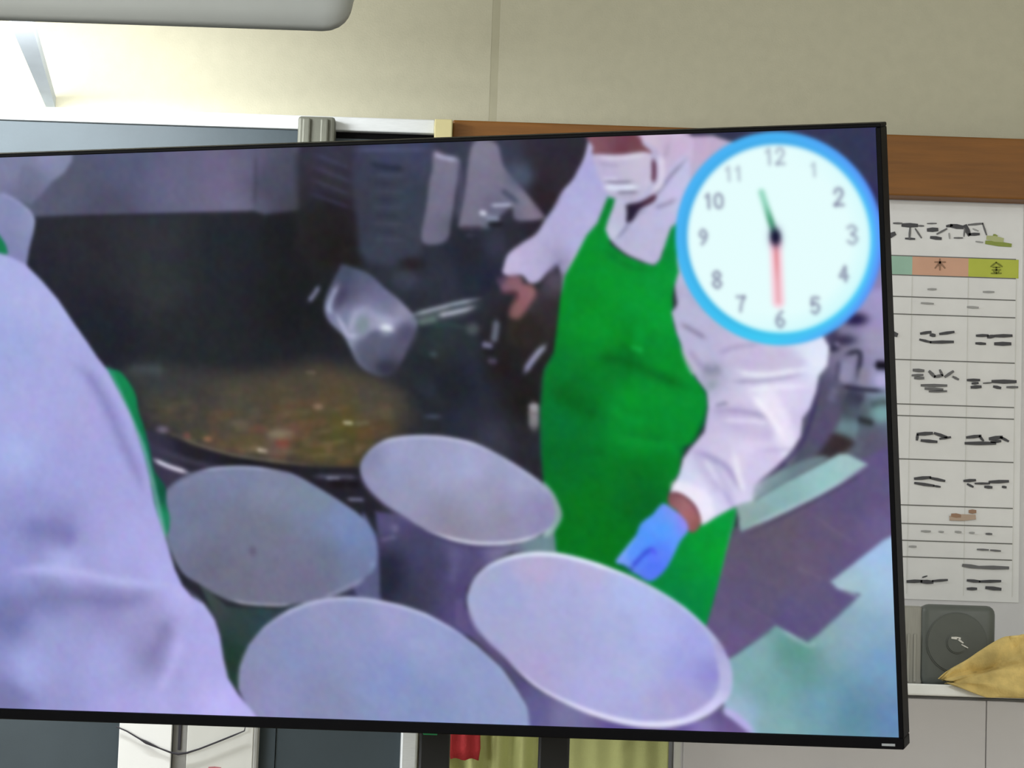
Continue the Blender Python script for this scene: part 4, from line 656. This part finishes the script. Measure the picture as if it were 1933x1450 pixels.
class Canvas:
    def __init__(s, nx, ny):
        s.x = np.linspace(0, 1920, nx); s.y = np.linspace(0, 1080, ny); s.im = np.zeros((ny, nx, 3), np.float32)
    def window(s, pts, pad):
        lo, hi = pts.min(0) - pad, pts.max(0) + pad
        a, b = np.searchsorted(s.x, [lo[0], hi[0]]); c, d = np.searchsorted(s.y, [lo[1], hi[1]])
        if b <= a or d <= c: return None
        X, Y = np.meshgrid(s.x[a:b], s.y[c:d]); return (slice(c, d), slice(a, b)), X, Y
    def colour(s, col, X, Y):
        if isinstance(col, str): return hexcol(col)
        acc = np.zeros(X.shape + (3,), np.float32); wt = np.zeros(X.shape, np.float32)
        for x, y, h in col:
            w = (1 / ((X - x) ** 2 + (Y - y) ** 2 + 500) ** 1.5).astype(np.float32)
            acc += w[..., None] * hexcol(h); wt += w
        return acc / wt[..., None]
    def mix(s, win, m, c):
        m = m[..., None].astype(np.float32); s.im[win] = s.im[win] * (1 - m) + c * m
    def dist(s, pts, closed, X, Y):
        d = np.full(X.shape, 1e9); inside = np.zeros(X.shape, bool); n = len(pts); par = np.zeros(X.shape)
        for i in range(n if closed else n - 1):
            ax, ay = pts[i]; bx, by = pts[(i + 1) % n]; ex, ey = bx - ax, by - ay
            t = np.clip(((X - ax) * ex + (Y - ay) * ey) / (ex * ex + ey * ey + 1e-9), 0, 1)
            q = (X - ax - t * ex) ** 2 + (Y - ay - t * ey) ** 2
            if not closed: par = np.where(q < d, (i + t) / (n - 1), par)
            np.minimum(d, q, out=d)
            if closed and ay != by: inside ^= ((ay > Y) != (by > Y)) & (X < ex * (Y - ay) / (by - ay) + ax)
        d = np.sqrt(d); return np.where(inside, -d, d) if closed else (d, par)
    def edge(s, d, soft):
        t = np.clip(.5 - d / (2 * soft), 0, 1); return t * t * (3 - 2 * t)
    def fill(s, pts, col, soft, alpha, smooth):
        p = spline(pts, True, 5) if smooth else np.array(pts); w = s.window(p, soft * 1.3 + 2)
        if w: win, X, Y = w; s.mix(win, s.edge(s.dist(p, True, X, Y), soft * 1.3) * alpha, s.colour(col, X, Y))
    def line(s, pts, width, col, soft, alpha, taper=.22):
        p = spline(pts, False, 5); w = s.window(p, width / 2 + soft * 1.3 + 2)
        if w:
            win, X, Y = w; d, t = s.dist(p, False, X, Y); e = np.clip(np.minimum(t, 1 - t) / taper, 0, 1) if taper else 1.   # strokes thin out at both ends
            s.mix(win, s.edge(d - width / 2 * (.35 + .65 * e), soft * 1.3) * alpha * (.25 + .75 * e), s.colour(col, X, Y))
    def blob(s, c, rx, ry, rot, col, alpha):
        w = s.window(np.array([c]), 2.2 * max(rx, ry))
        if w:
            win, X, Y = w; a = math.radians(rot); u = (X - c[0]) * math.cos(a) + (Y - c[1]) * math.sin(a); v = (Y - c[1]) * math.cos(a) - (X - c[0]) * math.sin(a)
            s.mix(win, np.exp(-((u / rx) ** 2 + (v / ry) ** 2) ** 1.5) * alpha, hexcol(col))
    def soup(s, pts):
        p = spline(pts, True, 5); win, X, Y = s.window(p, 30); m = s.edge(s.dist(p, True, X, Y), 24)
        for k, (h, sx, sy, th, al) in enumerate((('74583c', 70, 30, .45, .6), ('50501e', 60, 26, .5, .6), ('2e2c24', 50, 20, .55, .6), ('8a4e38', 44, 20, .62, .75), ('8c8458', 34, 12, .7, .7), ('a87860', 30, 12, .78, .7), ('3a3c24', 24, 10, .66, .6))):
            n = value_noise(X / sx + 17.3 * k, Y / sy + 9.7 * k + X / 160, 40 + k)
            s.mix(win, m * np.clip((n - th) * 5, 0, 1) * al * .62 * np.clip((Y - 420) / 200, .1, 1), hexcol(h))
    def grain(s, amp, size):
        X, Y = np.meshgrid(s.x, s.y)
        for c in range(3):
            n = value_noise(X / size, Y / size, 70 + c) + .7 * value_noise(X / (3.1 * size), Y / (3.1 * size), 80 + c) - .85
            s.im[..., c] += n * amp / 255 * 1.6
        s.im += ((value_noise(X / 6.5, Y / 6.5, 90) - .5) * amp * .8 / 255)[..., None]
    def clock(s, cx, cy, r):
        win, X, Y = s.window(np.array([(cx, cy)]), r + 30); d = np.hypot(X - cx, Y - cy); a = np.arctan2(Y - cy, X - cx)
        right = np.clip(np.cos(a - .1), 0, 1)[..., None]; low = np.clip(np.cos(a - .75) - .1, 0, 1)[..., None]
        down = np.clip(np.sin(a), 0, 1)[..., None]; ring = (hexcol('46b2f4') * (1 - down) + hexcol('3cc6f2') * down) * (1 - right) + hexcol('5a8cfa') * right
        inner = (np.clip((r - d) / 22, 0, 1) ** 1.3)[..., None] * np.maximum(low, right * .8)
        ring = ring * (1 - inner) + hexcol('4ce2ff') * inner
        s.mix(win, s.edge(d - r, 3.5), ring)
        groove = np.exp(-((d - r + 17) / 2.5) ** 2) * .35 * (1 - right[..., 0] * .7); s.mix(win, groove, hexcol('2a8fc4'))
        face = hexcol('e2ffff') + 0 * ring; glow = (np.clip((d - r + 60) / 40, 0, 1))[..., None] * np.maximum(low, right * .6)
        s.mix(win, s.edge(d - r + 23, 5), face * (1 - glow * .35) + hexcol('8cf4ff') * glow * .35)
    GLYPH = {'0': [[(.5, 0), (.1, .2), (.1, .8), (.5, 1), (.9, .8), (.9, .2), (.5, 0)]], '1': [[(.25, .2), (.55, 0), (.55, 1)]],
             '2': [[(.1, .25), (.3, .02), (.7, .02), (.88, .28), (.6, .6), (.1, 1)], [(.1, 1), (.92, 1)]],
             '3': [[(.1, .12), (.5, 0), (.85, .22), (.45, .47)], [(.45, .47), (.9, .72), (.5, 1), (.08, .86)]],
             '4': [[(.7, 1), (.7, 0), (.08, .7), (.95, .7)]], '5': [[(.85, .02), (.2, .02), (.15, .45)], [(.15, .45), (.55, .36), (.88, .66), (.5, 1), (.1, .88)]],
             '6': [[(.75, .04), (.3, .3), (.12, .7), (.5, 1), (.88, .7), (.5, .45), (.15, .65)]], '7': [[(.08, .02), (.9, .02)], [(.9, .02), (.55, .5), (.4, 1)]],
             '8': [[(.5, .47), (.14, .24), (.5, 0), (.86, .24), (.5, .47), (.1, .74), (.5, 1), (.9, .74), (.5, .47)]], '9': [[(.86, .35), (.5, .55), (.12, .3), (.5, 0), (.88, .3), (.7, .7), (.3, .98)]]}
    def numbers(s, items):
        for txt, x, y, h, al in items:
            w = h * .62; gap = h * .16; x0 = x - (len(txt) * w + (len(txt) - 1) * gap) / 2
            for i, ch in enumerate(txt):
                for st in s.GLYPH[ch]:
                    pts = [(x0 + i * (w + gap) + a * w, y - h / 2 + b * h) for a, b in st]
                    p = np.array(pts) if ch in '147' else spline(pts, False, 4)
                    win, X, Y = s.window(p, 10); s.mix(win, s.edge(s.dist(p, False, X, Y)[0] - 1.9, 3.6) * al, hexcol('55527e'))
    def hands(s, p):
        s.line([p[0], p[1]], 11, [(p[0][0], p[0][1], '1c8452'), (p[1][0], p[1][1], '8adcc0')], 4, .95, 0)
        s.line([p[2], p[3]], 23, 'ffc8da', 4.5, .9, 0); s.line([p[2], p[3]], 6, [(p[2][0], p[2][1], 'e06870'), (p[3][0], p[3][1], 'ea9aa4')], 3.5, .9, 0)
        s.blob(((p[0][0] + p[2][0]) / 2, p[0][1] + 3), 15, 22, 0, '8c86b8', .45); s.blob(((p[0][0] + p[2][0]) / 2, p[0][1] + 3), 10, 15, 0, '100e30', 1)
    def run(s, ops):
        for o in ops:
            k, a = o[0], o[1:]
            if k == 'f': s.fill(*a)
            elif k == 'l': s.line(*a)
            elif k == 'b': s.blob(*a)
            elif k == 's': s.soup(*a)
            elif k == 'g': s.grain(a[1], a[2])
            elif k == 'c': s.clock(*a)
            elif k == 'n': s.numbers(*a)
            elif k == 'h': s.hands(*a)
        im = np.clip(s.im, 0, 1)
        k = np.exp(-np.arange(-4, 5) ** 2 / (2 * 1.25 ** 2)); k /= k.sum()          # the soft, low-resolution look of the video
        for ax in (0, 1):
            p = np.pad(im, [(4, 4) if q == ax else (0, 0) for q in range(3)], mode='edge')
            im = sum(w * np.take(p, range(i, i + im.shape[ax]), axis=ax) for i, w in enumerate(k))
        mx, mn = im.max(2), im.min(2); sat = (mx - mn) / np.maximum(mx, .05); grey = im.mean(2, keepdims=True)
        f = (.84 + .16 * np.clip((sat - .35) / .3, 0, 1))[..., None]
        return np.clip(grey + (im - grey) * f, 0, 1)

NX, NY = 801, 451
pic = Canvas(NX, NY).run(PICTURE)
lp = np.where(pic <= .04045, pic / 12.92, ((pic + .055) / 1.055) ** 2.4)
gx, gz = np.meshgrid(np.linspace(X0, X1, NX), np.linspace(Z1, Z0, NY))
co = np.stack([gx, np.full_like(gx, -.001), gz], -1).reshape(-1, 3).astype(np.float32)
ii = np.arange(NX * NY).reshape(NY, NX)
quads = np.stack([ii[:-1, :-1], ii[1:, :-1], ii[1:, 1:], ii[:-1, 1:]], -1).reshape(-1, 4).astype(np.int32)
me = bpy.data.meshes.new('screen'); me.vertices.add(len(co)); me.vertices.foreach_set('co', co.ravel())
me.loops.add(quads.size); me.loops.foreach_set('vertex_index', quads.ravel())
me.polygons.add(len(quads)); me.polygons.foreach_set('loop_start', np.arange(0, quads.size, 4, dtype=np.int32))
me.update(calc_edges=True)
ca = me.color_attributes.new('picture', 'FLOAT_COLOR', 'POINT')
ca.data.foreach_set('color', np.concatenate([lp.reshape(-1, 3), np.ones((NX * NY, 1))], 1).astype(np.float32).ravel())
sm_ = bpy.data.materials.new('lit_screen'); sm_.use_nodes = True; sm_.cycles.emission_sampling = 'NONE'; nt = sm_.node_tree; b = nt.nodes['Principled BSDF']
at = nt.nodes.new('ShaderNodeVertexColor'); at.layer_name = 'picture'
b.inputs['Base Color'].default_value = (.001, .001, .001, 1); b.inputs['Roughness'].default_value = .3; b.inputs['Specular IOR Level'].default_value = .02
nt.links.new(at.outputs['Color'], b.inputs['Emission Color']); b.inputs['Emission Strength'].default_value = 1.0
me.materials.append(sm_)
so = bpy.data.objects.new('screen', me); C.objects.link(so); so.parent = tv
so['label'] = 'lit screen: cook in green apron ladling soup into steel pots, round blue clock on top'

# ------------------------------------------------------------------ television stand
st = thing('television_stand', 'black twin pole television stand below the television, in front of the curtain', 'stand', (-.01, 4.87, 0))
yaw = .354
for x, y in ((-.1, 4.905), (.0815, 4.838)):
    P(st, 'pole', box(x - .0235, x + .0235, y - .02, y + .02, .09, 1.72, .004), blackmetal)
P(st, 'green_tape', box(-.118, -.096, 4.882, 4.886, 1.268, 1.276, .001, 1), greenm)
def slanted(x0, x1, y0, y1, z0, z1, cx, cy):
    bm = box(x0, x1, y0, y1, z0, z1, .004); bmesh.ops.rotate(bm, verts=bm.verts[:], cent=(0, 0, 0), matrix=Matrix.Rotation(-yaw, 3, 'Z')); bmesh.ops.translate(bm, verts=bm.verts[:], vec=(cx, cy, 0)); return bm
P(st, 'cross_bar', slanted(-.13, .13, -.05, -.02, 1.50, 1.60, -.01, 4.87), blackmetal)
P(st, 'mount_arm', slanted(-.10, .0, -.37, -.05, 1.52, 1.58, -.01, 4.87), blackmetal)
P(st, 'cross_bar', slanted(-.45, .45, -.03, .03, .10, .16, -.01, 4.87), blackmetal)
for s in (-.42, .42):
    P(st, 'foot', slanted(s - .03, s + .03, -.36, .36, .07, .11, -.01, 4.87), blackmetal)
    for e in (-.33, .33):
        c, s_ = math.cos(-yaw), math.sin(-yaw)
        wx, wy = -.01 + s * c - e * s_, 4.87 + s * s_ + e * c
        P(st, 'caster', disc(wx, wy, .035, .035, .03, 20, 'X', .004), black)
